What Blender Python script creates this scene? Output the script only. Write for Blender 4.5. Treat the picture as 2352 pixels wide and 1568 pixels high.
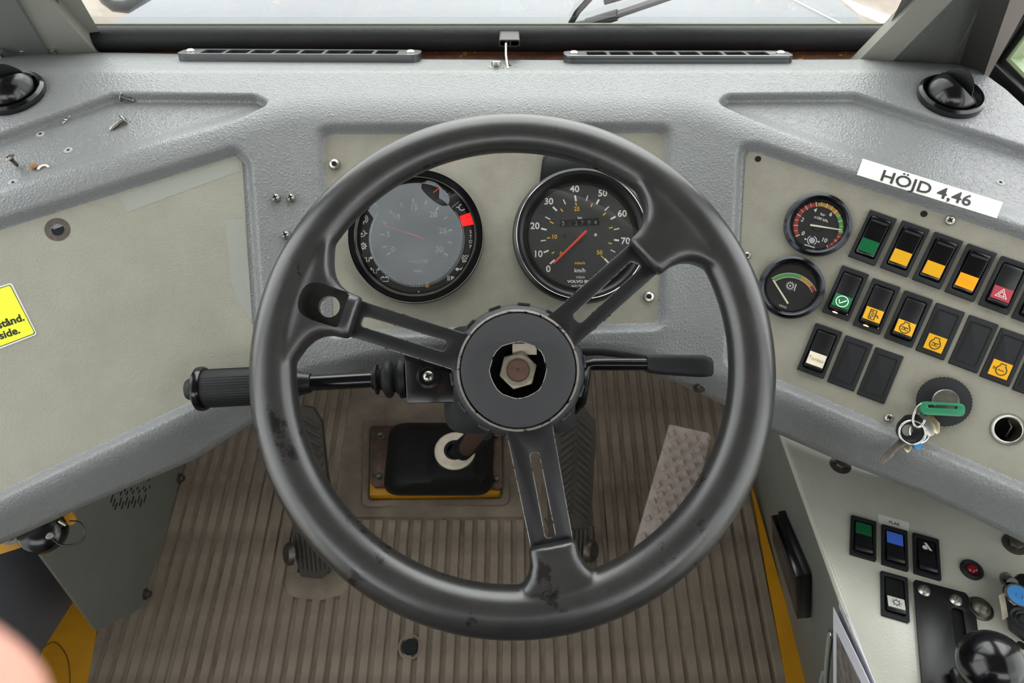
import bpy, bmesh, math, random
import numpy as np
from mathutils import Vector, Matrix
from mathutils.geometry import tessellate_polygon

# ------------------------------------------------------------------ camera, sky, exposure
for o in list(bpy.data.objects): bpy.data.objects.remove(o)
SC = bpy.context.scene
COL = SC.collection
F = 1700.0; CX, CY = 1176.0, 784.0            # focal length and centre in pixels of the 2352 x 1568 frame
PITCH = math.radians(55)
CAM = Vector((0, 0, 1.35))
AX = Vector((1, 0, 0))
UP = Vector((0, math.sin(PITCH), math.cos(PITCH)))
FW = Vector((0, math.cos(PITCH), -math.sin(PITCH)))
cd = bpy.data.cameras.new('camera'); cam = bpy.data.objects.new('camera', cd); COL.objects.link(cam)
cd.sensor_width = 36; cd.lens = F / 2352 * 36; cd.clip_start = .005; cd.clip_end = 200
cam.location = CAM; cam.rotation_euler = (math.pi / 2 - PITCH, 0, 0)
cd.dof.use_dof = True; cd.dof.focus_distance = .78; cd.dof.aperture_fstop = 11
SC.camera = cam
W = bpy.data.worlds.new('overcast_sky'); SC.world = W; W.use_nodes = True
W.node_tree.nodes['Background'].inputs[0].default_value = (.97, .985, 1.0, 1)
W.node_tree.nodes['Background'].inputs[1].default_value = 1.0
sd = bpy.data.lights.new('veiled_sun', 'SUN'); sd.energy = .55; sd.angle = math.radians(60); sd.color = (1, .985, .96)
so = bpy.data.objects.new('veiled_sun', sd); COL.objects.link(so); so.rotation_euler = (math.radians(-48), math.radians(8), 0)
SC.view_settings.view_transform = 'Standard'; SC.view_settings.look = 'None'
SC.view_settings.gamma = 1; SC.view_settings.use_curve_mapping = False
SC.view_settings.exposure = 2.05
random.seed(4)

# ------------------------------------------------------------------ pixels to places
def ray(u, v): return AX * ((u - CX) / F) + UP * ((CY - v) / F) + FW
def pt(u, v, d): return CAM + ray(u, v) * d
def topx(P):
    q = P - CAM; h = q.dot(FW); return (CX + F * q.dot(AX) / h, CY - F * q.dot(UP) / h)
class Pl:
    """a plane of the place; at(u, v) is where the sight line of a photo pixel meets it"""
    def __init__(s, P, n):
        s.n = Vector(n).normalized(); s.P = Vector(P)
        if s.n.dot(CAM - s.P) < 0: s.n = -s.n
    def d(s, u, v): return s.n.dot(s.P - CAM) / s.n.dot(ray(u, v))
    def at(s, u, v, off=0): return CAM + ray(u, v) * s.d(u, v) + s.n * off
    def off(s, o): return Pl(s.P + s.n * o, s.n)
    def frame(s, u, v, u2=None, v2=None, off=0):
        o = s.at(u, v)
        e = (s.at(u2, v2) - o) if u2 is not None else AX
        return fr(o + s.n * off, e, s.n)
def pl_abc(a, b, c):
    g = lambda u, v: 1 / (a + b * (u - CX) / F + c * (v - CY) / F)
    P = [pt(u, v, g(u, v)) for u, v in ((600, 400), (1700, 400), (1100, 1000))]
    return Pl(P[0], (P[1] - P[0]).cross(P[2] - P[0]))
def fr(o, ex, n):
    n = Vector(n).normalized(); ex = Vector(ex); ex = (ex - n * ex.dot(n)).normalized(); ey = n.cross(ex)
    M = Matrix.Identity(4)
    for i in range(3): M[i][0] = ex[i]; M[i][1] = ey[i]; M[i][2] = n[i]; M[i][3] = o[i]
    return M
def on(Fm, u, v, z=0):
    """local coordinates in frame Fm of pixel (u,v) meeting its local plane z"""
    n = Fm.col[2].to_3d(); o = Fm.col[3].to_3d() + n * z
    r = ray(u, v); P = CAM + r * (n.dot(o - CAM) / n.dot(r))
    q = P - Fm.col[3].to_3d()
    return Vector((q.dot(Fm.col[0].to_3d()), q.dot(Fm.col[1].to_3d()), z))
def on2(Fm, pts, z=0): return [tuple(on(Fm, u, v, z)[:2]) for u, v in pts]
def smooth_path(P, n=6):
    P = [Vector(p) for p in P]; out = []
    for i in range(len(P) - 1):
        a, b, c, d = P[max(i - 1, 0)], P[i], P[i + 1], P[min(i + 2, len(P) - 1)]
        for k in range(n):
            t = k / n; out.append(.5 * (2 * b + (c - a) * t + (2 * a - 5 * b + 4 * c - d) * t * t + (3 * b - a - 3 * c + d) * t ** 3))
    return out + [P[-1]]
def fillet(poly, r, n=5):
    out = []; N = len(poly)
    rs = r if isinstance(r, (list, tuple)) else [r] * N
    for i in range(N):
        p0, p, p1 = Vector(poly[i - 1]), Vector(poly[i]), Vector(poly[(i + 1) % N])
        a = (p0 - p); b = (p1 - p); la, lb = a.length, b.length
        if rs[i] <= 0: out.append(tuple(p)); continue
        a.normalize(); b.normalize()
        ang = math.acos(max(-1, min(1, a.dot(b)))) / 2
        t = min(rs[i] / math.tan(ang), la * .49, lb * .49)
        A, B = p + a * t, p + b * t
        for k in range(n + 1):
            s = k / n; out.append(tuple(A * (1 - s) ** 2 + p * 2 * s * (1 - s) + B * s * s))
    return out
def rrect(w, h, r, cx=0, cy=0, n=4):
    return fillet([(cx - w / 2, cy - h / 2), (cx + w / 2, cy - h / 2), (cx + w / 2, cy + h / 2), (cx - w / 2, cy + h / 2)], r, n)
def circ(r, n=32, cx=0, cy=0, a0=0, ry=None):
    ry = r if ry is None else ry
    return [(cx + r * math.cos(a0 + 2 * math.pi * k / n), cy + ry * math.sin(a0 + 2 * math.pi * k / n)) for k in range(n)]

# ------------------------------------------------------------------ materials
def lin(c): return tuple((x / 255 / 12.92) if x / 255 <= .04045 else ((x / 255 + .055) / 1.055) ** 2.4 for x in c) + (1,)
def mat(name, col, rough=.5, metal=0, spec=.5, var=None, bump=None, col2=None, emit=None, spots=None, coat=0):
    """col: sRGB 0-255; var=(scale, amount) soft mottling to col2; bump=(scale, strength, kind); spots=(scale, threshold, colour) wear"""
    m = bpy.data.materials.new(name); m.use_nodes = True; nt = m.node_tree; N = nt.nodes; L = nt.links
    b = N['Principled BSDF']; c = lin(col)
    b.inputs['Base Color'].default_value = c; b.inputs['Roughness'].default_value = rough
    b.inputs['Metallic'].default_value = metal; b.inputs['Specular IOR Level'].default_value = spec
    b.inputs['Coat Weight'].default_value = coat
    tc = N.new('ShaderNodeTexCoord')
    cur = None
    if var:
        t = N.new('ShaderNodeTexNoise'); t.inputs['Scale'].default_value = var[0]; t.inputs['Detail'].default_value = 6
        t.inputs['Roughness'].default_value = .65
        L.new(tc.outputs['Object'], t.inputs['Vector'])
        r = N.new('ShaderNodeMapRange'); r.inputs[1].default_value = .3; r.inputs[2].default_value = .7
        L.new(t.outputs[0], r.inputs[0])
        mx = N.new('ShaderNodeMix'); mx.data_type = 'RGBA'
        c2 = lin(col2) if col2 else tuple(x * (1 - var[1]) for x in c[:3]) + (1,)
        mx.inputs[6].default_value = c; mx.inputs[7].default_value = c2
        L.new(r.outputs[0], mx.inputs[0]); cur = mx.outputs[2]
    if spots:
        t = N.new('ShaderNodeTexNoise'); t.inputs['Scale'].default_value = spots[0]; t.inputs['Detail'].default_value = 8
        t.inputs['Roughness'].default_value = .7
        L.new(tc.outputs['Object'], t.inputs['Vector'])
        r = N.new('ShaderNodeMapRange'); r.inputs[1].default_value = spots[1]; r.inputs[2].default_value = spots[1] + .06
        L.new(t.outputs[0], r.inputs[0])
        mx = N.new('ShaderNodeMix'); mx.data_type = 'RGBA'
        if cur: L.new(cur, mx.inputs[6])
        else: mx.inputs[6].default_value = c
        mx.inputs[7].default_value = lin(spots[2])
        L.new(r.outputs[0], mx.inputs[0]); cur = mx.outputs[2]
        if len(spots) > 3:
            mr = N.new('ShaderNodeMapRange'); mr.inputs[3].default_value = rough; mr.inputs[4].default_value = spots[3]
            L.new(r.outputs[0], mr.inputs[0]); L.new(mr.outputs[0], b.inputs['Roughness'])
    if cur: L.new(cur, b.inputs['Base Color'])
    if bump:
        kind = bump[2] if len(bump) > 2 else 'noise'
        if kind == 'leather':
            t = N.new('ShaderNodeTexVoronoi'); t.feature = 'DISTANCE_TO_EDGE'; t.inputs['Scale'].default_value = bump[0]
            ns = N.new('ShaderNodeTexNoise'); ns.inputs['Scale'].default_value = bump[0] * .7; ns.inputs['Detail'].default_value = 3
            ad = N.new('ShaderNodeVectorMath'); ad.operation = 'SCALE'; ad.inputs[3].default_value = 1.6 / bump[0]
            a2 = N.new('ShaderNodeVectorMath'); a2.operation = 'ADD'
            L.new(tc.outputs['Object'], ns.inputs['Vector']); L.new(ns.outputs[1], ad.inputs[0])
            L.new(tc.outputs['Object'], a2.inputs[0]); L.new(ad.outputs[0], a2.inputs[1]); L.new(a2.outputs[0], t.inputs['Vector'])
        else:
            t = N.new('ShaderNodeTexNoise'); t.inputs['Scale'].default_value = bump[0]
            t.inputs['Detail'].default_value = 2; L.new(tc.outputs['Object'], t.inputs['Vector'])
        bp = N.new('ShaderNodeBump'); bp.inputs['Strength'].default_value = bump[1]; bp.inputs['Distance'].default_value = .35 / bump[0]
        L.new(t.outputs[0], bp.inputs['Height']); L.new(bp.outputs[0], b.inputs['Normal'])
    if emit:
        b.inputs['Emission Color'].default_value = lin(emit[0]); b.inputs['Emission Strength'].default_value = emit[1]
    return m
def glassmat(name, tint=(255, 255, 255), haze=0, hazecol=(170, 172, 175), refl=.06):
    m = bpy.data.materials.new(name); m.use_nodes = True; nt = m.node_tree; N = nt.nodes; L = nt.links
    N.remove(N['Principled BSDF']); out = N['Material Output']
    t = N.new('ShaderNodeBsdfTransparent'); t.inputs[0].default_value = lin(tint)
    g = N.new('ShaderNodeBsdfGlossy'); g.inputs['Roughness'].default_value = .03
    lw = N.new('ShaderNodeLayerWeight'); lw.inputs[0].default_value = .25
    ml = N.new('ShaderNodeMath'); ml.operation = 'MULTIPLY_ADD'; ml.inputs[1].default_value = .5; ml.inputs[2].default_value = refl
    L.new(lw.outputs['Fresnel'], ml.inputs[0])
    mx = N.new('ShaderNodeMixShader'); L.new(ml.outputs[0], mx.inputs[0]); L.new(t.outputs[0], mx.inputs[1]); L.new(g.outputs[0], mx.inputs[2])
    last = mx.outputs[0]
    if haze:
        d = N.new('ShaderNodeBsdfDiffuse'); d.inputs[0].default_value = lin(hazecol)
        ns = N.new('ShaderNodeTexNoise'); ns.inputs['Scale'].default_value = 25; ns.inputs['Detail'].default_value = 5
        tc = N.new('ShaderNodeTexCoord'); L.new(tc.outputs['Object'], ns.inputs['Vector'])
        m2 = N.new('ShaderNodeMath'); m2.operation = 'MULTIPLY'; m2.inputs[1].default_value = 2 * haze; L.new(ns.outputs[0], m2.inputs[0])
        mz = N.new('ShaderNodeMixShader'); L.new(m2.outputs[0], mz.inputs[0]); L.new(last, mz.inputs[1]); L.new(d.outputs[0], mz.inputs[2])
        last = mz.outputs[0]
    L.new(last, out.inputs[0]); return m
MT = {}
MT['vinyl'] = mat('grey_vinyl', (118, 120, 120), .34, var=(9, .12), bump=(260, .65, 'leather'))
MT['plate'] = mat('grey_green_paint', (146, 145, 132), .40, var=(14, .10), bump=(420, .6), col2=(137, 135, 122))
MT['plate2'] = mat('olive_grey_paint', (143, 141, 128), .43, var=(16, .14), bump=(520, .5), col2=(124, 120, 107))
MT['rim'] = mat('worn_black_rubber', (29, 29, 30), .31, spec=.8, var=(40, .35), col2=(43, 42, 41), bump=(700, .10), spots=(20, .57, (9, 9, 11), .24))
MT['pad'] = mat('grained_black_rubber', (26, 26, 28), .34, spec=.7, var=(50, .3), bump=(330, .35, 'leather'))
MT['spoke'] = mat('satin_black_metal', (16, 16, 19), .38, var=(60, .3))
MT['hubcap'] = mat('grained_black_plastic', (36, 37, 39), .55, bump=(900, .5))
MT['black'] = mat('black_plastic', (13, 13, 15), .35, bump=(900, .06))
MT['black_gloss'] = mat('glossy_black_plastic', (9, 9, 12), .18)
MT['black_matte'] = mat('matte_black_plastic', (26, 27, 29), .55, spec=.3, bump=(1200, .3))
MT['grille'] = mat('grey_black_plastic', (40, 42, 45), .32, spec=1.0)
MT['void'] = mat('hollow_shade', (6, 6, 6), .9)  # near-black colour standing in for the shade inside holes and slots
MT['chrome'] = mat('bright_chrome', (215, 213, 208), .18, metal=1)
MT['worn_chrome'] = mat('worn_chrome', (235, 232, 226), .28, metal=.9, spots=(140, .54, (30, 30, 30)))
MT['steel'] = mat('zinc_steel', (188, 186, 178), .32, metal=1, var=(300, .3))
MT['dull_steel'] = mat('dull_steel', (118, 112, 104), .45, metal=.9, var=(120, .4))
MT['rust'] = mat('rusty_steel', (112, 70, 46), .8, var=(45, .5), col2=(58, 32, 22), bump=(300, .4), spots=(40, .60, (214, 140, 40)))
MT['rust_bracket'] = mat('rust_stained_steel', (112, 92, 78), .5, metal=.5, var=(60, .4), col2=(70, 50, 40), bump=(400, .3))
MT['shaft'] = mat('brown_rusted_shaft', (84, 60, 48), .6, metal=.3, var=(200, .4))
MT['nut'] = mat('zinc_nut', (176, 170, 150), .38, metal=.6, var=(150, .3))
MT['yellow'] = mat('yellow_machine_paint', (205, 145, 20), .4, var=(18, .25), spots=(30, .70, (110, 75, 20)))
MT['mat'] = mat('dusty_ribbed_rubber', (152, 138, 120), .8, var=(8, .5), col2=(100, 88, 77), bump=(240, .35), spots=(220, .71, (150, 138, 118)))
MT['rubber'] = mat('black_rubber', (24, 25, 26), .55, spec=.3, var=(22, .4), bump=(160, .2))
MT['pedal'] = mat('dusty_pedal_rubber', (72, 66, 58), .75, var=(25, .4), bump=(320, .3))
MT['alu'] = mat('worn_aluminium', (188, 178, 172), .45, metal=.15, var=(25, .3), col2=(160, 140, 126), bump=(500, .2))
MT['cream'] = mat('cream_plastic', (226, 214, 192), .45, var=(60, .2))
MT['white'] = mat('white_label', (205, 205, 198), .5)
MT['ink'] = mat('black_print', (18, 18, 18), .6)
MT['mark'] = mat('white_print', (230, 230, 224), .6)
MT['mark_grey'] = mat('faded_white_print', (186, 190, 190), .6)
MT['mark_yellow'] = mat('yellow_print', (226, 180, 40), .6)
MT['needle_red'] = mat('red_needle', (225, 70, 50), .5)
MT['needle_cream'] = mat('cream_needle', (240, 232, 205), .5)
MT['dial'] = mat('dark_dial', (24, 26, 28), .6)
MT['dial_warm'] = mat('brownish_dial', (62, 60, 54), .6, var=(9, .3), col2=(44, 50, 54))
MT['glass'] = glassmat('dial_glass', refl=.03)
MT['glass_dusty'] = glassmat('dusty_dial_glass', haze=.26, hazecol=(165, 168, 172), refl=.03)
MT['pane'] = glassmat('window_glass', tint=(246, 248, 246), refl=.01)
MT['green'] = mat('green_lens', (20, 110, 62), .3)
MT['green_dark'] = mat('dark_green_lens', (14, 92, 52), .3)
MT['yellow_lens'] = mat('yellow_lens', (216, 158, 16), .4)
MT['lit'] = mat('lit_amber_lens', (225, 120, 8), .4, emit=((255, 130, 6), .22))
MT['red_lens'] = mat('red_lens', (150, 32, 48), .35)
MT['stop_lamp'] = mat('lit_red_lamp', (230, 30, 30), .4, emit=((255, 20, 20), .35))
MT['glow'] = mat('lamp_glow', (255, 200, 140), .4, emit=((255, 190, 120), 1.2))
MT['blue_lens'] = mat('blue_lens', (70, 115, 225), .3)
MT['pale_blue'] = mat('pale_blue_lens', (150, 175, 230), .3)
MT['arc_red'] = mat('red_dial_band', (165, 50, 44), .6)
MT['arc_amber'] = mat('amber_dial_band', (196, 150, 50), .6)
MT['arc_green'] = mat('green_dial_band', (90, 160, 80), .6)
MT['hood'] = mat('blue_grey_bonnet_paint', (146, 148, 154), .36, var=(3, .15), bump=(14, .02))
MT['ground'] = mat('gravelly_asphalt', (176, 164, 154), .9, var=(5, .3), bump=(30, .4), spots=(60, .66, (205, 195, 182)))
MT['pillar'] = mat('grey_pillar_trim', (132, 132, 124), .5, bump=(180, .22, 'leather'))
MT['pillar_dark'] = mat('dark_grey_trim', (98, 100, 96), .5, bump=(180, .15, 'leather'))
MT['cabgrey'] = mat('grey_cab_paint', (116, 118, 110), .42, var=(12, .15), bump=(420, .1))
MT['console'] = mat('console_paint', (188, 187, 174), .26, spec=.8, var=(10, .12), bump=(420, .16), spots=(24, .735, (120, 84, 66)))
MT['doorpanel'] = mat('blue_grey_door_trim', (92, 96, 104), .6, bump=(300, .4))
MT['lime'] = mat('lime_yellow_label', (225, 232, 50), .5, var=(30, .06))
MT['skin'] = mat('skin', (232, 172, 156), .5, var=(60, .1))
MT['skin'].node_tree.nodes['Principled BSDF'].inputs['Subsurface Weight'].default_value = .2
MT['sleeve'] = mat('dark_blue_sleeve', (40, 46, 60), .8, bump=(400, .4))
MT['key_green'] = mat('green_key_plastic', (40, 120, 84), .3)
MT['key_blue'] = mat('blue_key_plastic', (40, 140, 200), .35)
MT['brass'] = mat('pale_brass', (190, 178, 145), .3, metal=1)
MT['paper'] = mat('white_paper', (216, 216, 226), .7)
MT['photo_print'] = mat('dark_photo_print', (70, 62, 58), .5, var=(60, .8), col2=(150, 145, 140))
MT['cord'] = mat('grey_cord', (150, 152, 145), .8, bump=(600, .5))
MT['roof'] = mat('pale_headlining', (112, 112, 108), .8)

# ------------------------------------------------------------------ mesh building
class MB:
    def __init__(s): s.v = []; s.f = []
    def add(s, vs, fs, M=None):
        b = len(s.v); s.v += [tuple(M @ Vector(p)) if M is not None else tuple(p) for p in vs]
        s.f += [[b + i for i in q] for q in fs]; return s
    def box(s, c, d, M=None):
        x, y, z = c; a, b, e = d[0] / 2, d[1] / 2, d[2] / 2
        vs = [(x + i * a, y + j * b, z + k * e) for k in (-1, 1) for j in (-1, 1) for i in (-1, 1)]
        return s.add(vs, [(0, 2, 3, 1), (4, 5, 7, 6), (0, 1, 5, 4), (2, 6, 7, 3), (0, 4, 6, 2), (1, 3, 7, 5)], M)
    def prism(s, poly, z0, z1, M=None, taper=0):
        a = sum(poly[i - 1][0] * poly[i][1] - poly[i][0] * poly[i - 1][1] for i in range(len(poly)))
        if a < 0: poly = poly[::-1]
        n = len(poly); top = poly
        if taper:
            cx = sum(p[0] for p in poly) / n; cy = sum(p[1] for p in poly) / n
            mx = max(max(abs(p[0] - cx) for p in poly), 1e-6); my = max(max(abs(p[1] - cy) for p in poly), 1e-6)
            top = [(cx + (p[0] - cx) * (1 - taper / mx), cy + (p[1] - cy) * (1 - taper / my)) for p in poly]
        vs = [(p[0], p[1], z0) for p in poly] + [(p[0], p[1], z1) for p in top]
        return s.add(vs, [list(range(n))[::-1], list(range(n, 2 * n))] + [(i, (i + 1) % n, n + (i + 1) % n, n + i) for i in range(n)], M)
    def holed(s, outer, holes, z0, z1, M=None):
        loops = [outer] + list(holes)
        tris = tessellate_polygon([[Vector((p[0], p[1], 0)) for p in l] for l in loops])
        flat = [p for l in loops for p in l]; n = len(flat)
        vs = [(p[0], p[1], z0) for p in flat] + [(p[0], p[1], z1) for p in flat]
        fs = []
        for t in tris:
            a, b, c = (Vector(flat[i]) for i in t)
            t = list(t)
            if (b - a).cross(c - a) < 0: t = t[::-1]
            fs += [t[::-1], [i + n for i in t]]
        k = 0
        for li, l in enumerate(loops):
            ar = sum(l[i - 1][0] * l[i][1] - l[i][0] * l[i - 1][1] for i in range(len(l)))
            ccw = (ar > 0) == (li == 0)
            for i in range(len(l)):
                a, b = k + i, k + (i + 1) % len(l)
                fs.append((a, b, b + n, a + n) if ccw else (b, a, a + n, b + n))
            k += len(l)
        return s.add(vs, fs, M)
    def lathe(s, prof, n=32, M=None, closed=False, sx=1, sy=1):
        vs = [(r * math.cos(2 * math.pi * k / n) * sx, r * math.sin(2 * math.pi * k / n) * sy, z) for r, z in prof for k in range(n)]
        m = len(prof); fs = []
        for j in range(m if closed else m - 1):
            j2 = (j + 1) % m
            for k in range(n): fs.append((j * n + k, j * n + (k + 1) % n, j2 * n + (k + 1) % n, j2 * n + k))
        if not closed:
            if prof[0][0] > 1e-6: fs.append(list(range(n))[::-1])
            if prof[-1][0] > 1e-6: fs.append([(m - 1) * n + k for k in range(n)])
        return s.add(vs, fs, M)
    def loft(s, loops, cap=True, M=None, closed=False):
        n = len(loops[0]); m = len(loops); vs = [p for l in loops for p in l]; fs = []
        for j in range(m if closed else m - 1):
            j2 = (j + 1) % m
            for k in range(n): fs.append((j * n + k, j * n + (k + 1) % n, j2 * n + (k + 1) % n, j2 * n + k))
        if cap and not closed: fs += [list(range(n))[::-1], [(m - 1) * n + k for k in range(n)]]
        return s.add(vs, fs, M)
    def tube(s, path, r, n=10, closed=False, M=None, flat=1):
        P = [Vector(p) for p in path]; N = len(P); rs = r if isinstance(r, (list, tuple)) else [r] * N
        loops = []; prev = None
        for i in range(N):
            if closed: t = P[(i + 1) % N] - P[i - 1]
            else: t = P[min(i + 1, N - 1)] - P[max(i - 1, 0)]
            t.normalize()
            if prev is None:
                a = Vector((0, 0, 1)) if abs(t.z) < .9 else Vector((1, 0, 0)); e = t.cross(a).normalized()
            else: e = (prev - t * prev.dot(t)).normalized()
            prev = e; g = t.cross(e)
            loops.append([P[i] + (e * math.cos(2 * math.pi * k / n) + g * math.sin(2 * math.pi * k / n) * flat) * rs[i] for k in range(n)])
        return s.loft(loops, True, M, closed)
    def ribbon(s, pts, w, z=0, h=.0003, M=None, closed=False):
        """flat printed line along 2-D points"""
        P = [Vector(p[:2]) for p in pts]; N = len(P); L = []; R = []
        for i in range(N):
            if closed: t = P[(i + 1) % N] - P[i - 1]
            else: t = P[min(i + 1, N - 1)] - P[max(i - 1, 0)]
            t.normalize(); nn = Vector((-t.y, t.x)) * w / 2; L.append(P[i] + nn); R.append(P[i] - nn)
        vs = [(p.x, p.y, z + k) for k in (0, h) for p in L + R]; o = 2 * N; fs = []
        for i in range(N if closed else N - 1):
            j = (i + 1) % N
            fs += [(o + N + i, o + N + j, o + j, o + i), (i, j, o + j, o + i), (N + j, N + i, o + N + i, o + N + j)]
        return s.add(vs, fs, M)
    def text(s, body, size, M=None, off=0, ext=.00015, align='CENTER', sx=1, space=1):
        c = bpy.data.curves.new('lettering', 'FONT'); c.body = body; c.size = size; c.align_x = align; c.align_y = 'CENTER'
        c.extrude = ext; c.offset = off; c.resolution_u = 3; c.space_character = space
        o = bpy.data.objects.new('lettering', c); COL.objects.link(o)
        dg = bpy.context.evaluated_depsgraph_get(); e = o.evaluated_get(dg); me = e.to_mesh()
        vs = [(v.co.x * sx, v.co.y, v.co.z) for v in me.vertices]; fs = [list(p.vertices) for p in me.polygons]
        e.to_mesh_clear(); bpy.data.objects.remove(o); bpy.data.curves.remove(c)
        return s.add(vs, fs, M)
    def mesh(s, name, m, smooth=38, bevel=0, seg=2, weld=True):
        bm = bmesh.new(); vv = [bm.verts.new(p) for p in s.v]
        for q in s.f:
            q2 = []
            for i in q:
                if vv[i] not in q2: q2.append(vv[i])
            if len(q2) > 2:
                try: bm.faces.new(q2)
                except ValueError: pass
        if weld: bmesh.ops.remove_doubles(bm, verts=bm.verts, dist=1e-6)
        bmesh.ops.recalc_face_normals(bm, faces=bm.faces)
        if bevel:
            ed = [e for e in bm.edges if len(e.link_faces) == 2 and e.calc_face_angle(0) > math.radians(32)]
            bmesh.ops.bevel(bm, geom=ed, offset=bevel, segments=seg, profile=.5, affect='EDGES', clamp_overlap=True)
        me = bpy.data.meshes.new(name); bm.to_mesh(me); bm.free()
        if smooth:
            for p in me.polygons: p.use_smooth = True
            me.set_sharp_from_angle(angle=math.radians(smooth))
        if m: me.materials.append(MT[m] if isinstance(m, str) else m)
        return me
    def build(s, name, m, parent=None, M=None, **k):
        return obj(name, s.mesh(name, m, **k), parent, M)
def obj(name, me, parent=None, M=None, **props):
    o = bpy.data.objects.new(name, me); COL.objects.link(o)
    if parent is not None: o.parent = parent
    if M is not None: o.matrix_local = M
    for a, b in props.items(): o[a] = b
    return o
def tag(o, label, cat, group=None, kind=None):
    if label: o['label'] = label
    if cat: o['category'] = cat
    if group: o['group'] = group
    if kind: o['kind'] = kind
    return o
def thing(name, M, label, cat, group=None):
    o = bpy.data.objects.new(name, None); COL.objects.link(o); o.empty_display_size = .02
    o.matrix_world = M if isinstance(M, Matrix) else Matrix.Translation(M)
    return tag(o, label, cat, group)
def struct(name, mb, m, label=None, **k):
    o = mb.build(name, m, **k); o['kind'] = 'structure'
    if label: o['label'] = label
    return o
T = Matrix.Translation
def Rz(a): return Matrix.Rotation(a, 4, 'Z')
def lookz(o, z, x=None):
    """frame whose z axis points along z"""
    z = Vector(z).normalized(); a = Vector(x) if x is not None else (Vector((0, 0, 1)) if abs(z.z) < .9 else Vector((1, 0, 0)))
    return fr(Vector(o), a, z)
def worldpoly(mb, pts, thick, n=None):
    """slab on 3-D outline points, thickness away from the viewer"""
    P = [Vector(p) for p in pts]
    nn = Vector(n).normalized() if n is not None else (P[1] - P[0]).cross(P[2] - P[0]).normalized()
    if n is None and nn.dot(CAM - P[0]) < 0: nn = -nn
    k = len(P); vs = P + [p - nn * thick for p in P]
    return mb.add(vs, [list(range(k)), list(range(k, 2 * k))[::-1]] + [(i, (i + 1) % k, k + (i + 1) % k, k + i) for i in range(k)])
# ------------------------------------------------------------------ the cab shell
STRIP = Pl((0, .716, .85), (0, math.sin(math.radians(24)), math.cos(math.radians(24))))
FLOOR = Pl((0, 0, 0), (0, 0, 1))
GRND = Pl((0, 0, -1.75), (0, 0, 1))
def quadwall(mb, a, b, z0, z1, th=.03):
    """vertical wall slab between two plan points"""
    A, B = Vector((*a, 0)), Vector((*b, 0)); n = (B - A).cross(Vector((0, 0, 1))).normalized() * th
    vs = [Vector((*p, z)) + k for k in (Vector(), n) for p in (a, b) for z in (z0, z1)]
    return mb.add(vs, [(0, 1, 3, 2), (4, 6, 7, 5), (0, 2, 6, 4), (1, 5, 7, 3), (0, 4, 5, 1), (2, 3, 7, 6)])
# floor: flat, then a toe board rising to the firewall
mb = MB(); worldpoly(mb, [(-.92, -.84, 0), (.88, -.84, 0), (.88, .88, 0), (-.92, .88, 0)], .03, (0, 0, 1))
worldpoly(mb, [(-.92, .88, 0), (.88, .88, 0), (.88, 1.10, .34), (-.92, 1.10, .34)], .03)
floor = struct('floor', mb, 'mat', 'dusty dark ribbed rubber floor mat', smooth=0)
pit, wid = .0243, .0170
k = 0
ribs = {}
for i in range(49):
    x = -.722 + wid / 2 + i * pit
    if x > .472: break
    mid = -.335 < x < .052
    yts = []
    def seg(y0, y1):
        key = (round(y0, 3), round(y1, 3))
        if key not in ribs:
            pr = [(-wid / 2, 0), (-wid / 2 + .0018, .006), (wid / 2 - .0018, .006), (wid / 2, 0)]
            path = [(y0, 0, 0), (min(y1, .88), 0, 0)] + ([(y1, (y1 - .88) * 1.545, 1)] if y1 > .88 else [])
            loops = []
            for j, (y, z, tt) in enumerate(path):
                inset = .004 if j in (0, len(path) - 1) else 0
                nb = Vector((0, -.82 if tt else 0, .57 if tt else 1))
                loops.append([Vector((px, y, z)) + nb * (pz if not inset else pz * .98) for px, pz in pr])
            m_ = MB().loft(loops); ribs[key] = m_.mesh('rib', 'mat', smooth=0)
        obj('rib', ribs[key], floor, T((x, 0, 0)))
    if mid: seg(-.75, .528)
    else: seg(-.75, 1.09)
mb = MB(); mb.prism(fillet([(-.355, .535), (.075, .535), (.075, .80), (-.355, .80)], .02), 0, .004); mb.build('smooth_surround', 'mat', floor)
q = [tuple(FLOOR.at(u, v)[:2]) for u, v in ((655, 1330), (668, 1315), (790, 1318), (802, 1345), (790, 1368), (740, 1380), (690, 1377), (662, 1368))]
MB().prism(fillet(q, .012), 0, .006).build('smooth_patch', 'mat', floor, bevel=.002)
q = FLOOR.at(943, 1487)
mb = MB().lathe([(.021, 0), (.021, .0065), (.017, .0065), (.0165, .002), (0, .002)], 32, T(q)); mb.build('drain_rim', 'mat', floor)
pg = thing('drain_plug', T(q + Vector((0, 0, .002))), 'round black plug set in the ribbed floor mat', 'plug')
MB().lathe([(.0135, 0), (.0138, .004), (.0125, .0055), (0, .0055)], 28).build('cap', 'rubber', pg)
# walls, roof
RW = [(.585, .86), (.70, .3), (.84, -.8)]; LW = [(-.665, .86), (-.835, .3), (-.88, -.8)]
mb = MB()
for a, b, zs in zip(RW[:-1], RW[1:], (.70, .42)): quadwall(mb, a, b, -.02, zs); quadwall(mb, a, b, 1.76, 1.9)
quadwall(mb, (.585, 1.16), (.585, .86), -.02, .60); quadwall(mb, (.695, .32), (.712, .25), .42, 1.76); quadwall(mb, (.825, -.7), (.84, -.8), .42, 1.76)
struct('wall_right', mb, 'cabgrey', 'grey painted cab wall beside the switch console', smooth=0)
mb = MB()
for a, b, zs in zip(LW[:-1], LW[1:], (.70, .42)): quadwall(mb, b, a, -.02, zs); quadwall(mb, b, a, 1.76, 1.9)
quadwall(mb, (-.665, .86), (-.665, 1.16), -.02, .60); quadwall(mb, (-.84, .25), (-.83, .32), .42, 1.76); quadwall(mb, (-.88, -.8), (-.875, -.7), .42, 1.76)
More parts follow.
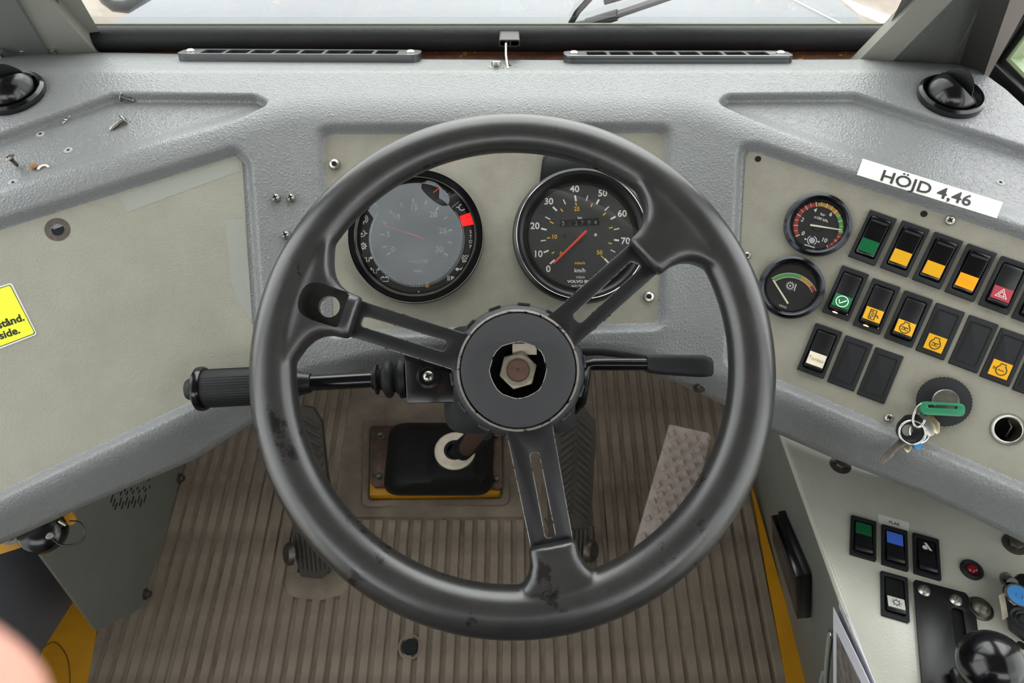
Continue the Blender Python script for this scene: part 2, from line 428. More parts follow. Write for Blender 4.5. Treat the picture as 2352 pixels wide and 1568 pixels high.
struct('wall_left', mb, 'doorpanel', 'dark blue-grey trimmed door wall at the left edge', smooth=0)
mb = MB(); quadwall(mb, (.84, -.8), (-.84, -.8), -.02, 1.2); quadwall(mb, (.84, -.8), (-.84, -.8), 1.65, 1.9)
struct('wall_rear', mb, 'cabgrey', smooth=0)
mb = MB(); worldpoly(mb, [(-.72, 1.10, .33), (.64, 1.10, .33), (.64, .93, .738), (-.72, .93, .738)], .02)
worldpoly(mb, [(-.64, .80, .782), (.57, .80, .782), (.57, .875, .782), (-.64, .875, .782)], .02, (0, 0, 1))
struct('wall_front', mb, mat('footwell_shade_black', (22, 22, 22), .9), 'firewall below the dashboard, coloured near-black for footwell shade', smooth=0)  # near-black colour stands in for the deep shade of the footwell
mb = MB(); worldpoly(mb, [(-.86, -.83, 1.9), (.86, -.83, 1.9), (.62, .62, 1.9), (-.7, .62, 1.9)], .03, (0, 0, -1))
struct('ceiling', mb, 'roof', smooth=0)
# windscreen pillars: faces between leaning edges traced at the foot and at the top of the photograph
LEAN = Vector((0, -.36, 1))
def edge(u0, v0, u1, v1, base=None):
    P = base if base is not None else STRIP.at(u0, v0); pl = Pl(P, AX.cross(LEAN)); Q = pl.at(u1, v1)
    d = Q - P; return P - d * (.05 / d.z), P + d * ((1.9 - P.z) / d.z)
def face(mb, e0, e1, th=.02): return worldpoly(mb, [e0[0], e1[0], e1[1], e0[1]], th)
e1, e2, e3, e4, e5 = edge(1978, 134, 2108, 0), edge(2052, 139, 2190, 0), edge(2186, 142, 2262, 0), edge(2214, 148, 2295, 0), edge(2262, 167, 2320, 0)
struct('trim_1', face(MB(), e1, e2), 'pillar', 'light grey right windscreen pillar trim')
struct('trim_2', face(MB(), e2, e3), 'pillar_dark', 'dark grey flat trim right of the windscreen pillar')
mb = MB(); face(mb, e3, e4, .004); face(mb, e4, e5, .002)
struct('trim_3', mb, mat('dark_rounded_trim', (70, 69, 65), .5), 'dark rounded trim beside the right side window')
f1, f2, f3 = edge(219, 120, 111, 0), edge(112, 124, 36, 0), edge(-130, 132, -150, 0)
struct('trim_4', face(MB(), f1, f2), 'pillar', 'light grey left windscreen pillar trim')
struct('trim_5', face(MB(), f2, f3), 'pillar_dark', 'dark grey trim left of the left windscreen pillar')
# windscreen glass and its rubber
SILLY, SILLZ = .845, .807
mb = MB(); pp = [(-.56, SILLY, SILLZ + .006), (.50, SILLY, SILLZ + .006), (.50, SILLY - .36 * 1.05, SILLZ + 1.056), (-.56, SILLY - .36 * 1.05, SILLZ + 1.056)]
worldpoly(mb, pp, .005)
win = struct('window_1', mb, 'pane', 'windscreen glass above the black rubber sill', smooth=0)
GP = Pl((0, SILLY, SILLZ + .006), AX.cross(LEAN)); gf = fr(GP.at(2085, 10) + GP.n * .0006, AX, GP.n)
mb = MB()
for s, u, v, h in (('OT W1 MA31', 2098, 3, 5.5), ('FA-001081', 2092, 12, 5), ('DNALIIIHO', 2088, 19, 4)):
    q = on(gf, u, v); mb.text(s, h * GP.d(u, v) / F * 1.5, T(q) @ Matrix.Scale(-1, 4, (1, 0, 0)))
mb.build('glass_stamp', 'ink', win, gf)
mb = MB(); mb.tube([(x, SILLY - .004, SILLZ + .002) for x in (-.60, -.3, 0, .3, .54)], .0155, 20)
mb.box((-.03, SILLY + .012, SILLZ - .008), (1.1, .02, .02))
struct('trim_6', mb, 'rubber', 'black rubber seal along the foot of the windscreen')
mb = MB(); mb.box((-.03, SILLY - .03, SILLZ - .019), (1.14, .07, .012)); mb.box((-.03, SILLY - .002, SILLZ - .012), (1.14, .02, .014))
struct('trim_7', mb, 'rust', 'rusty steel ledge under the windscreen seal')
mb = MB(); mb.box((-.03, SILLY + .004, SILLZ + .0165), (1.08, .002, .002)); struct('trim_8', mb, mat('pale_glass_edge', (150, 152, 118), .4), 'pale greenish bead where glass meets seal')
# right side window
WRP = Pl((.60, .79, .9), Vector((.48, .115, 0)))
ex_ = Vector((.115, -.48, 0)).normalized()
wf_ = fr(WRP.at(2298, 143), ex_, WRP.n)
def wp(pts): return on2(wf_, pts)
ext = lambda a, b, k: (a[0] + (b[0] - a[0]) * k, a[1] + (b[1] - a[1]) * k)
o0, o1, o2_ = ext((2264, 156), (2328, 0), 2.2), (2264, 156), ext((2264, 156), (2352, 243), 2.4)
i0, i1, i2 = ext((2300, 139), (2352, 64), 2.6), (2300, 139), ext((2300, 139), (2352, 189), 3.4)
g0, g1, g2 = ext((2313, 136), (2352, 84), 2.8), (2313, 136), ext((2313, 136), (2352, 176), 3.6)
h0, h1, h2 = ext((2324, 134), (2352, 96), 2.8), (2324, 134), ext((2324, 134), (2352, 163), 3.6)
mb = MB(); mb.prism(wp([o0, o1, o2_, i2, i1, i0]), -.02, .012)
w2 = struct('window_2', mb, 'black', 'black framed side window at the right edge', bevel=.002)
mb = MB(); mb.prism(wp([i0, i1, i2, g2, g1, g0]), -.02, .004); mb.build('gasket', 'rubber', w2, smooth=0)
mb = MB(); mb.prism(wp([g0, g1, h1, h0]), -.018, .002); mb.prism(wp([g1, g2, h2, h1]), -.018, .002); mb.build('sealant_bead', mat('pale_green_bead', (150, 165, 130), .5), w2, smooth=0)
mb = MB(); mb.prism(wp([h0, h1, h2, (2560, 60)]), -.016, -.011); mb.build('pane', 'pane', w2, smooth=0)
w2.matrix_world = wf_
for c in w2.children: c.matrix_parent_inverse = Matrix.Identity(4)
# glass of the side doors, beside and behind the frame
for nm, a, b in (('window_3', (.712, .25), (.825, -.7)), ('window_4', (-.875, -.7), (-.84, .25))):
    mb = MB(); quadwall(mb, a, b, .42, 1.76, .005); struct(nm, mb, 'pane', smooth=0)
# outside: ground, painted lines, bonnet, mirror arm, wiper, yellow steel
mb = MB(); worldpoly(mb, [(-40, -40, -1.75), (40, -40, -1.75), (40, 60, -1.75), (-40, 60, -1.75)], .1, (0, 0, 1))
gr = struct('ground', mb, 'ground', 'pale gravelly asphalt outside the windscreen', smooth=0)
for pix in ([(112, 0), (185, 0), (141, 36)], [(1925, -8), (1948, 2), (2062, 46), (2046, 64), (1972, 31)]):
    mb = MB(); mb.prism([tuple(GRND.at(u, v)[:2]) for u, v in pix], -1.76, -1.745); mb.build('painted_line', mat('white_road_paint', (250, 250, 240), .7), gr, smooth=0)
HN = Vector((0, math.sin(math.radians(12)), math.cos(math.radians(12))))
HOOD = Pl((0, 1.27, .56), HN)
hf = fr(HOOD.at(1176, 40), AX, HN)
ext2 = lambda a, b, y: (a[0] + (b[0] - a[0]) * (y - a[1]) / (b[1] - a[1]), y)
hl0, hl1, hr0, hr1 = ext2((235, 62), (340, 0), 105), ext2((235, 62), (340, 0), -230), ext2((2025, 76), (1930, 0), 105), ext2((2025, 76), (1930, 0), -230)
hd = thing('engine_hood', hf, 'wide flat blue-grey bonnet beyond the windscreen', 'bonnet')
MB().prism(on2(hf, [hl0, hl1, hr1, hr0]), -.30, 0).build('bonnet_panel', 'hood', hd, bevel=.008)
ln = on2(hf, [ext2((1820, 0), (1972, 77), 90), ext2((1820, 0), (1972, 77), -200)])
MB().ribbon(ln, .0035, 0, .002).build('seam_edge', 'mark', hd)
dn = [on(hf, u, v) for u, v in ((690, 3), (640, 8), (745, 6))]
ma = thing('mirror_arm', T(pt(285, 10, 2.2)), 'dark curved tube beside the bonnet, top left', 'tube')
MB().tube([pt(225, -20, 2.2), pt(240, 0, 2.2), pt(262, 14, 2.2), pt(290, 16, 2.2), pt(325, 0, 2.2), pt(345, -18, 2.2)], [.012, .014, .017, .019, .019, .018], 12).build('tube', 'black', ma, ma.matrix_world.inverted())
wi = thing('windscreen_wiper', T(HOOD.at(1310, 66, .02)), 'black wiper arm with washer hose lying over the bonnet', 'wiper')
WI = wi.matrix_world.inverted(); gp = GP.off(-.03)
gq = lambda u, v: gp.at(u, v)
MB().tube([gq(1296, 74), gq(1320, 60), gq(1362, 52)], [.006, .008, .008], 8, flat=.5).build('arm_base', 'black', wi, WI)
MB().tube([gq(1345, 56), gq(1418, 34)], [.0105, .0105], 8, flat=.5).build('arm_sleeve', 'black', wi, WI)
MB().tube([gq(1405, 38), gq(1535, -6), gq(1700, -60)], [.007, .0065, .006], 8, flat=.5).build('arm', 'black', wi, WI)
MB().tube([gq(1308, 70), gq(1312, 52), gq(1326, 28), gq(1350, 2), gq(1375, -25)], .0038, 10).build('washer_hose', 'black_matte', wi, WI)
MB().tube([gq(1388, 4), gq(1430, -8), gq(1480, -24)], [.004, .004, .004], 8).build('blade', 'black', wi, WI)
yp = WRP.off(-.14); yf = yp.frame(2340, 140); yf = fr(yp.at(2340, 140), ex_, WRP.n)
yb = thing('yellow_bracket', yf, 'yellow steel bracket outside the right side window', 'bracket')
MB().prism(on2(yf, [(2312, 136), (2352, 78), (2430, 0), (2480, 300), (2352, 200)]), -.03, -.004).build('dark_backing', 'black', yb, smooth=0)
MB().prism(on2(yf, [(2338, 140), (2352, 112), (2430, 50), (2430, 210), (2352, 152)]), -.004, .012).build('steel_edge', 'yellow', yb, bevel=.002)
# unseen driver's seat, added behind the camera to shade the footwell
ds = thing('added_driver_seat', T((0, -.33, 0)), 'unseen black driver seat added behind the camera for shade', 'seat')
MB().prism(rrect(.50, .50, .08, 0, 0), .40, .52).build('cushion', 'black_matte', ds, bevel=.03)
MB().prism(rrect(.48, .75, .10, 0, .40), -.06, .06, T((0, -.26, .46)) @ Matrix.Rotation(math.radians(80), 4, 'X')).build('backrest', 'black_matte', ds, bevel=.03)
MB().prism(rrect(.36, .36, .03), 0, .40, taper=.05).build('base', 'rubber', ds, bevel=.01)
# ------------------------------------------------------------------ the dashboard moulding
ZT = .85
TOP = Pl((0, 0, ZT), (0, 0, 1))
CV = .10                                                   # how fast the faces come nearer downwards
gt = lambda u, v: 1 / TOP.d(u, v)
def wing(u0, v0, u1, v1):
    b = (gt(u1, v1) - gt(u0, v0) - CV * (v1 - v0) / F) / ((u1 - u0) / F)
    a = gt(u0, v0) - b * (u0 - CX) / F - CV * (v0 - CY) / F
    return a, b, CV
AR = wing(1640, 265, 2352, 520); AL = wing(590, 270, 0, 440)
AC = (gt(1176, 247) - CV * (247 - CY) / F, 0, CV)
PR, PLF, PC = pl_abc(*AR), pl_abc(*AL), pl_abc(*AC)
def smax(a, b, k): h = np.maximum(k - np.abs(a - b), 0); return np.maximum(a, b) + h * h / (4 * k)
def smin(a, b, k): h = np.maximum(k - np.abs(a - b), 0); return np.minimum(a, b) - h * h / (4 * k)
def hplane(abc, x, w): return (1 - abc[1] * x + abc[2] * w) / abc[0]
def hface(x, w): return smin(smin(hplane(AC, x, w), hplane(AL, x, w), .007), hplane(AR, x, w), .007)
TS = math.tan(math.radians(24)); YC = .716                   # behind the crease the top falls towards the windscreen
_c, _s = math.cos(PITCH), math.sin(PITCH)
def htop(x, w): return smax((CAM.z - ZT + w * _c) / _s, (CAM.z - ZT + w * (_c + TS * _s) - TS * YC) / (_s - TS * _c), .004)
def hbase(x, w): return smax(hface(x, w), htop(x, w), .011)
def xw(u, v):
    xr, yr = (u - CX) / F, (CY - v) / F; h = .78
    for _ in range(40): h = .5 * h + .5 * float(hbase(np.array(xr * h), np.array(yr * h)))
    return xr * h, yr * h
def P3(x, w, h): return CAM + AX * x + UP * w + FW * h
def curve(pix): 
    q = sorted(xw(u, v) for u, v in pix); return np.array([p[0] for p in q]), np.array([p[1] for p in q])
rear = curve([(-700, 128), (-330, 128), (0, 126), (215, 120), (420, 124), (700, 130), (965, 136), (1300, 138), (1800, 137), (1980, 136), (2190, 146), (2262, 170), (2310, 205), (2352, 244), (2420, 330), (2500, 450), (2640, 600)])
bot = curve([(-700, 1449), (-330, 1290), (-150, 1212), (0, 1148), (435, 945), (560, 890), (640, 858), (720, 832), (850, 800), (1000, 782), (1180, 776), (1330, 780), (1450, 790), (1560, 814), (1640, 842), (1730, 875), (1780, 892), (2050, 1008), (2352, 1132), (2600, 1240)])
lip = curve([(-700, 1540), (-330, 1378), (-150, 1302), (0, 1236), (140, 1172), (392, 1066), (575, 955), (640, 915), (720, 876), (850, 838), (1000, 816), (1180, 808), (1330, 814), (1450, 832), (1524, 860), (1588, 880), (1683, 925), (1778, 979), (1967, 1062), (2180, 1145), (2352, 1226), (2600, 1350)])
front = curve([(-700, 641), (-330, 535), (0, 440), (180, 380), (300, 346), (420, 312), (590, 268), (700, 250), (1200, 247), (1560, 252), (1640, 266), (1750, 288), (1955, 357), (2352, 510), (2640, 615)])
def sdf(poly, x, w):
    """signed distance to a polygon, negative inside"""
    d = np.full(x.shape, 1e9); ins = np.zeros(x.shape, bool); n = len(poly)
    for i in range(n):
        ax, ay = poly[i - 1]; bx, by = poly[i]; ex, ey = bx - ax, by - ay
        t = np.clip(((x - ax) * ex + (w - ay) * ey) / (ex * ex + ey * ey + 1e-15), 0, 1)
        d = np.minimum(d, np.hypot(x - ax - t * ex, w - ay - t * ey))
        c = (ay > w) != (by > w)
        ins ^= c & (x < (bx - ax) * (w - ay) / (by - ay + 1e-15) + ax)
    return np.where(ins, -d, d)
def xpoly(pix, r=.01): return fillet([xw(u, v) for u, v in pix], r)
def ss(e0, e1, x): t = np.clip((x - e0) / (e1 - e0), 0, 1); return t * t * (3 - 2 * t)
REC = .011
left_plate_px = [(-330, 632), (535, 352), (556, 372), (582, 770), (586, 858), (435, 927), (0, 1130), (-330, 1282)]
clus_px = [(743, 309), (1529, 304), (1509, 744), (1495, 751), (850, 760), (768, 760)]
right_plate_px = [(1722, 349), (1740, 348), (2352, 551), (2620, 640), (2620, 1230), (2352, 1113), (2128, 1016), (1780, 869), (1688, 828), (1698, 620), (1712, 362)]
rc_left = xpoly([(-360, 618), (545, 336), (572, 372), (600, 770), (600, 862), (435, 934), (0, 1138), (-360, 1300)], .018)
rc_clus = xpoly([(727, 291), (1545, 288), (1526, 752), (745, 770)], .016)
rc_right = xpoly([(1700, 331), (1746, 332), (2660, 634), (2660, 1255), (2352, 1121), (1778, 877), (1670, 836), (1690, 560)], .012)
tray_l = xpoly([(-400, 405), (0, 307), (258, 214), (585, 217), (622, 236), (500, 300), (200, 400), (-400, 560)], .012)
tray_r = xpoly([(1648, 236), (1672, 216), (1968, 214), (2352, 336), (2700, 440), (2700, 640), (2200, 470), (1850, 335)], .012)
NX = 680
xs = np.linspace(-.735, .600, NX)
kn = [np.interp(xs, *rear), np.interp(xs, *front), np.interp(xs, *bot), np.interp(xs, *lip)]
def soft(a, n=9):
    kk = np.hanning(2 * n + 3)[1:-1]; kk /= kk.sum(); return np.convolve(np.pad(a, n, mode='reflect', reflect_type='odd'), kk, 'valid')
kn[1:] = [soft(a) for a in kn[1:]]
rows = []
for a, b, n in ((0, 1, 90), (1, 2, 200), (2, 3, 26)):
    for k in range(n + (a == 2)): rows.append(kn[a] + (kn[b] - kn[a]) * (k / n))
WW = np.array(rows); XX = np.broadcast_to(xs, WW.shape)
HH = hbase(XX, WW)
facemask = ss(-.012, .012, np.interp(xs, *front)[None, :] - WW)
for rc in (rc_left, rc_clus, rc_right): HH = HH + REC * ss(.005, -.007, sdf(rc, XX, WW))
wf = np.interp(xs, *front)[None, :]
for tr in (tray_l, tray_r):
    s = sdf(tr, XX, WW)
    HH = HH + .014 * ss(.002, -.006, s) * ss(-.004, .022, WW - wf)
sd_ = np.maximum(kn[2][None, :] - WW, 0); r_ = .016; m_ = 1.15
HH = HH + np.where(sd_ < r_ * m_, sd_ ** 2 / (2 * r_), m_ * sd_ - r_ * m_ * m_ / 2)
def grid_mesh(name, X, Wm, H, m, keep=None):
    R, Cn = Wm.shape
    V = np.stack([X.ravel(), Wm.ravel(), H.ravel()], 1)
    basis = np.array([AX[:], UP[:], FW[:]]); V = V @ basis + np.array(CAM[:])
    idx = np.arange(R * Cn).reshape(R, Cn)
    Fq = np.stack([idx[:-1, :-1], idx[1:, :-1], idx[1:, 1:], idx[:-1, 1:]], -1).reshape(-1, 4)
    if keep is not None: Fq = Fq[keep[:-1, :-1].ravel()]
    me = bpy.data.meshes.new(name); me.from_pydata(V.tolist(), [], Fq.tolist()); me.materials.append(MT[m])
    for p in me.polygons: p.use_smooth = True
    me.update(); return me
# closed underneath: the lip turns back towards the firewall, the rear edge goes down
WW2 = np.vstack([WW[0] + 0, WW, WW[-1] - .004, WW[-1] + .015]); HH2 = np.vstack([HH[0] + .05, HH, HH[-1] + .02, HH[-1] + .16])
WW2[0] -= .03
XX2 = np.broadcast_to(xs, WW2.shape)
dash = thing('dashboard', T((0, .6, .5)), 'grey vinyl dashboard moulding with angled wings around the steering wheel', 'dashboard')
DM = dash.matrix_world.inverted()
def part(mb, name, m, parent=dash, **k):
    return mb.build(name, m, parent, parent.matrix_world.inverted() if parent.type == 'EMPTY' and parent.parent is None else None, **k)
KEEP = np.ones(WW2.shape, bool)                            # the moulding is open behind the three screwed-on plates
for rc in (rc_left, rc_clus, rc_right): KEEP &= sdf(rc, XX2, WW2) > -.019
sh = obj('moulding', grid_mesh('moulding', XX2, WW2, HH2, 'vinyl', KEEP), dash, DM)
def plate(name, pl, pix, rad, holes=(), m='plate', thick=.002, lift=.0005):
    fm = pl.frame(*pix[0]); off = -REC * abs(pl.n.dot(FW)) + lift
    fm = fr(pl.at(*pix[0]) + pl.n * off, AX, pl.n)
    poly = fillet(on2(fm, pix), rad, 4)
    mb = MB()
    if holes: mb.holed(poly, [circ(r, 20, *on(fm, u, v)[:2]) for u, v, r in holes], -thick, 0)
    else: mb.prism(poly, -thick, 0)
    o = mb.build(name, m, dash, DM @ fm, smooth=30)
    return o, fm
lp, FL = plate('side_panel', PLF, left_plate_px, [0, .006, .006, 0, 0, 0, 0, 0], [(132, 527, .0062)])
lp['label'] = 'large blank grey-green panel in the left wing'
cp, FC = plate('instrument_panel', PC, clus_px, .004, m='plate2'); cp['label'] = 'olive-grey painted instrument panel'
rp, FR = plate('switch_panel', PR, right_plate_px, 0, [(1741, 365, .0033), (2122, 491, .0033), (2315, 987, .0115)], m='plate2'); rp['label'] = 'grey-green switch panel in the right wing'
PCp = Pl(FC.col[3].to_3d(), PC.n); PRp = Pl(FR.col[3].to_3d(), PR.n); PLp = Pl(FL.col[3].to_3d(), PLF.n)
MB().lathe([(.0062, .0001), (.0115, .0001), (.0115, .0003), (.0062, .0003)], 28, closed=True).build('washer_mark', 'dull_steel', dash, DM @ PLp.frame(132, 527))
for u, v in ((1741, 365), (2122, 491)): MB().lathe([(.0031, -.0004), (.0031, .0001), (0, .0001)], 20).build('hole_shade_disc', 'void', dash, DM @ PRp.frame(u, v))  # flush near-black discs painted in place of the shade inside the holes
# ------------------------------------------------------------------ steering wheel
HUBD = .66; KW = HUBD / F
WN = (-FW * math.cos(math.radians(4)) + UP * math.sin(math.radians(4)))
WF = fr(pt(1190, 850, HUBD), AX, WN)
sw = thing('steering_wheel', WF, 'large black three-spoke steering wheel with an open hub', 'steering wheel')
RX, RY = -.0050, .0024
def rimc(t): return Vector((RX + .2122 * math.cos(t), RY + .2122 * math.sin(t), .004))
loops = []
NR = 144
for i in range(NR):
    t = 2 * math.pi * i / NR; a = .0207 - .0028 * math.sin(t); c = rimc(t); e = Vector((math.cos(t), math.sin(t), 0))
    loops.append([c + e * (a * math.cos(p)) + Vector((0, 0, a * .86 * math.sin(p))) for p in [2 * math.pi * k / 24 for k in range(24)]])
RIM = MB().loft(loops, closed=True)
def bake_bool(o, cutters):
    for c in cutters:
        m = o.modifiers.new('cut', 'BOOLEAN'); m.object = c; m.operation = 'DIFFERENCE'; m.solver = 'EXACT'
    dg = bpy.context.evaluated_depsgraph_get(); me = bpy.data.meshes.new_from_object(o.evaluated_get(dg)); o.modifiers.clear(); o.data = me
    for p in me.polygons: p.use_smooth = True
    me.set_sharp_from_angle(angle=math.radians(38))
    for c in cutters: bpy.data.objects.remove(c)
SPOKES = ((162.4, 398, 43, 43, 0), (41.6, 394, 46, 46, 0), (-79.0, 404, 47, 52, 0))
for si, (ang, r0, hw, hwh, _) in enumerate(SPOKES):
    A = Rz(math.radians(ang))
    sec = [(r0 - 8, hw + 4, .0085), (r0 - 4, hw + 8, .0115), (r0 + 28, hw + 10, .0130), (r0 + 52, hw + 20, .0140), (r0 + 70, hw + 36, .0150), (r0 + 84, hw + 58, .0158), (r0 + 98, hw + 92, .0164), (r0 + 112, hw + 128, .0164), (r0 + 130, hw + 165, .0150), (r0 + 150, hw + 190, .012)]
    loops = []
    for r, w, th in sec:
        w *= KW; x = r * KW
        cx_ = []
        for k in range(28):
            p = 2 * math.pi * k / 28; cc, s_ = math.cos(p), math.sin(p); ex = .55
            yy = w * math.copysign(abs(cc) ** ex, cc)
            bend = max(0, (r - r0 - 60) / 90) * (math.sqrt(max(0, .215 ** 2 - yy * yy)) - .215) * .8
            cx_.append(Vector((x + bend, yy, .003 + th * math.copysign(abs(s_) ** ex, s_))))
        loops.append(cx_)
    RIM.loft(loops, M=A)
    # metal spoke with a long slot
    bar = lambda g: fillet([(118 * KW, -(hwh + 4 + g) * KW), (150 * KW, -(hwh + g) * KW), ((r0 + 6) * KW, -(hw + g) * KW), ((r0 + 6) * KW, (hw + g) * KW), (150 * KW, (hwh + g) * KW), (118 * KW, (hwh + 4 + g) * KW)], [0, .01, 0, 0, .01, 0])
    if si == 0: sl = [(178, -15), (380, -13), (380, 14), (172, 12)]
    elif si == 1: sl = [(176, -16), (380, -12), (368, 16), (176, 12)]
    else: sl = [(190, -12), (388, -13), (388, 13), (190, 12)]
    slot = lambda g: fillet([(a * KW + (g * KW if i in (0, 3) else -g * KW), b * KW + (g * KW if i < 2 else -g * KW)) for i, (a, b) in enumerate(sl)], .004)
    sp = MB().holed(bar(0), [slot(0)], -.0035, .0005, A).build('spoke', 'spoke', sw, bevel=.0006)
    MB().holed(bar(1.6), [slot(1.6)], -.0045, -.0036, A).build('worn_edge', 'worn_chrome', sp)
    for s_ in (-1, 1):   # folded outer flanges
        MB().box(((150 + r0) / 2 * KW, s_ * (hw - 3) * KW, -.007), ((r0 - 150) * KW, .0022, .008), A).build('spoke_flange', 'spoke', sp)
# the moulded rim with its three spoke pads is one skin; the left pad has a pocket and a through hole
po = RIM.build('rim', 'rim', sw, smooth=180)
m_ = po.modifiers.new('skin', 'REMESH'); m_.mode = 'VOXEL'; m_.voxel_size = .0021
m_ = po.modifiers.new('relax', 'SMOOTH'); m_.factor = .5; m_.iterations = 9
bpy.context.view_layer.update()
dg = bpy.context.evaluated_depsgraph_get(); me = bpy.data.meshes.new_from_object(po.evaluated_get(dg)); po.modifiers.clear(); po.data = me
if not me.materials: me.materials.append(MT['rim'])
hc = on(WF, 752, 702); A = Rz(math.radians(SPOKES[0][0]))
c1 = MB().prism(fillet([(-.021, -.0165), (.019, -.0165), (.019, .0165), (-.021, .0165)], [.0165, .004, .004, .0165]), -.006, .05).build('cut', None, None, WF @ T((hc.x, hc.y, 0)) @ A @ Rz(math.pi))
c2 = MB().lathe([(.0098, -.06), (.0098, .06)], 40).build('cut', None, None, WF @ T((hc.x, hc.y, 0)))
bpy.context.view_layer.update()
bake_bool(po, [c1, c2])
# hub: grained cap with a ragged opening, chrome rim, notched collar, nut
MB().lathe([(.040, -.034), (.0585, -.034), (.0600, -.030), (.0600, -.006), (.0575, -.001), (.0530, .0015), (.0520, -.004), (.040, -.004)], 64, closed=True).build('hub_collar', 'hubcap', sw)
for k in range(14):
    a = 2 * math.pi * (k + .3) / 14
    MB().prism([(.0545, -.0052), (.0545, .0052), (.0612, .0060), (.0612, -.0060)], -.024, -.0022, Rz(a)).build('collar_lug', 'black', sw, bevel=.0012)
MB().lathe([(.0515, .0005), (.0523, .0030), (.0540, .0033), (.0546, .0005)], 72, closed=True).build('chrome_ring', 'worn_chrome', sw)
random.seed(9)
ragged = [(.0252 * (1 + random.uniform(-.035, .035) + (.05 if k in (2, 3, 4) else 0)) * math.cos(2 * math.pi * k / 26), .0252 * (1 + random.uniform(-.03, .03)) * math.sin(2 * math.pi * k / 26)) for k in range(26)]
cap = MB().holed(circ(.0505, 72), [ragged], 0, .0062).build('hub_cap', 'hubcap', sw, bevel=.0013)
rg = [(x * 1.02, y * 1.02) for x, y in ragged]
MB().ribbon(ragged, .0007, .0058, .0006, closed=True).build('broken_edge', 'worn_chrome', cap)
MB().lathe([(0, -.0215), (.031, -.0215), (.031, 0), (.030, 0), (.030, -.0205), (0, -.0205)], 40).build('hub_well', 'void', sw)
nb = MB().prism(circ(.0178, 6, a0=.28), -.020, -.006).build('hex_nut', 'nut', sw, bevel=.0012)
MB().lathe([(.0142, -.0062), (.0142, -.0052), (.0112, -.0052)], 40).build('nut_face', 'nut', nb)
MB().lathe([(.0104, -.02), (.0104, -.0028), (.0094, -.0018), (.0022, -.0018), (.0012, -.0030), (0, -.0034)], 36).build('shaft_end', 'shaft', sw)
MB().box((.006, .0195, -.012), (.022, .010, .003)).build('paper_scrap', 'cream', sw)
# ------------------------------------------------------------------ steering column
COLF = WF @ T((0, 0, -.036))
sc_ = thing('steering_column', COLF, 'black steering column with a ribbed grey shroud behind the wheel', 'steering column')
loops = []
def shr(x0, x1, y0, y1, z, r): return [(x, y, z) for x, y in fillet([(x0, y0), (x1, y0), (x1, y1), (x0, y1)], r, 6)]
prs = on2(COLF, [(1012, 752), (1322, 992)], -.05)
X0, X1, Y0, Y1 = prs[0][0], prs[1][0], prs[1][1], prs[0][1]
X0 += .006
z = -.004
for k in range(5):
    g = .0026 * k
    loops.append(shr(X0 + .012 - g, X1 - .012 + g, Y0 + .012 - g, Y1 - .012 + g, z, .022)); z -= .001
    loops.append(shr(X0 + .0095 - g, X1 - .0095 + g, Y0 + .0095 - g, Y1 - .0095 + g, z, .022)); z -= .008
loops.append(shr(X0 + .002, X1 - .002, Y0 + .002, Y1 - .002, -.10, .022))
MB().loft(loops).build('shroud', 'black_matte', sc_, smooth=30)
MB().lathe([(.045, 0), (.047, -.02), (.040, -.05)], 40).build('collar', 'black', sc_)
# lower shaft to the floor boot
BOOTR = FLOOR.at(1045, 1035); boot_h = .15
ring_c = Pl((0, 0, boot_h), (0, 0, 1)).at(1045, 1035)
p0 = COLF @ Vector((-.02, -.03, -.08)); SH = sc_.matrix_world.inverted()
MB().tube([SH @ p0, SH @ (ring_c + Vector((.012, .01, -.03)))], [.013, .013], 20).build('lower_shaft', 'shaft', sc_)
uj = pt(1072, 1022, (ring_c - CAM).dot(FW) - .06)
MB().tube([SH @ (uj + Vector((-.01, .0, -.02))), SH @ (uj + Vector((.03, .0, .05)))], [.019, .017], 18).build('joint_sleeve', 'rubber', sc_)
bo = pt(1079, 1005, (uj - CAM).dot(FW) - .03)
MB().prism(circ(.0085, 6), -.012, .006, SH @ lookz(bo, CAM - bo)).build('clamp_bolt', 'steel', sc_, bevel=.001)
# stalk bracket and the lamp stalk on the left
ST = pt(985, 866, .70)
SN = WN
SFm = fr(ST, AX, SN)
bl = on2(SFm, [(928, 812), (1075, 812), (1075, 924), (934, 926)])
st = thing('lamp_stalk', SFm, 'thick black control stalk with ribbed grip left of the hub', 'lever')
MB().prism(bl, -.045, 0).build('bracket', 'black_gloss', st, bevel=.0012)
sc0 = on(SFm, 984, 864)
MB().lathe([(.0115, .0), (.0112, .003), (.0085, .0035), (.0080, .001), (0, .001)], 32, T((sc0.x, sc0.y, 0))).build('screw_boss', 'black_gloss', st)
def cross_screw(parent, M, r, h, m='steel', name='screw'):
    s = MB().lathe([(r * .95, 0), (r, h * .25), (r * .8, h * .75), (r * .35, h), (0, h)], 20).build(name, m, parent, M)
    cr = MB()
    for a in (0, math.pi / 2): cr.box((0, 0, h * .97), (r * 1.05, r * .26, h * .12), Rz(a + .4))
    cr.build('cross_slot', 'void', s)
    return s
def torx_screw(parent, M, r, h, m='steel', name='screw'):
    s = MB().lathe([(r * .95, 0), (r, h * .3), (r * .82, h * .85), (r * .45, h), (r * .42, h * .75), (0, h * .6)], 22).build(name, m, parent, M)
    MB().prism([(r * (.4 if k % 2 else .24) * math.cos(k * math.pi / 6), r * (.4 if k % 2 else .24) * math.sin(k * math.pi / 6)) for k in range(12)], h * .8, h * 1.01).build('torx_recess', 'void', s)
    return s
cross_screw(st, T((sc0.x, sc0.y, .001)), .0055, .0025)
a0, a1 = on(SFm, 928, 868, -.02), on(SFm, 418, 895, -.02)
L = (a1 - a0).length; AX2 = fr(a0, Vector((0, 0, 1)), a1 - a0)
K7 = .70 / F
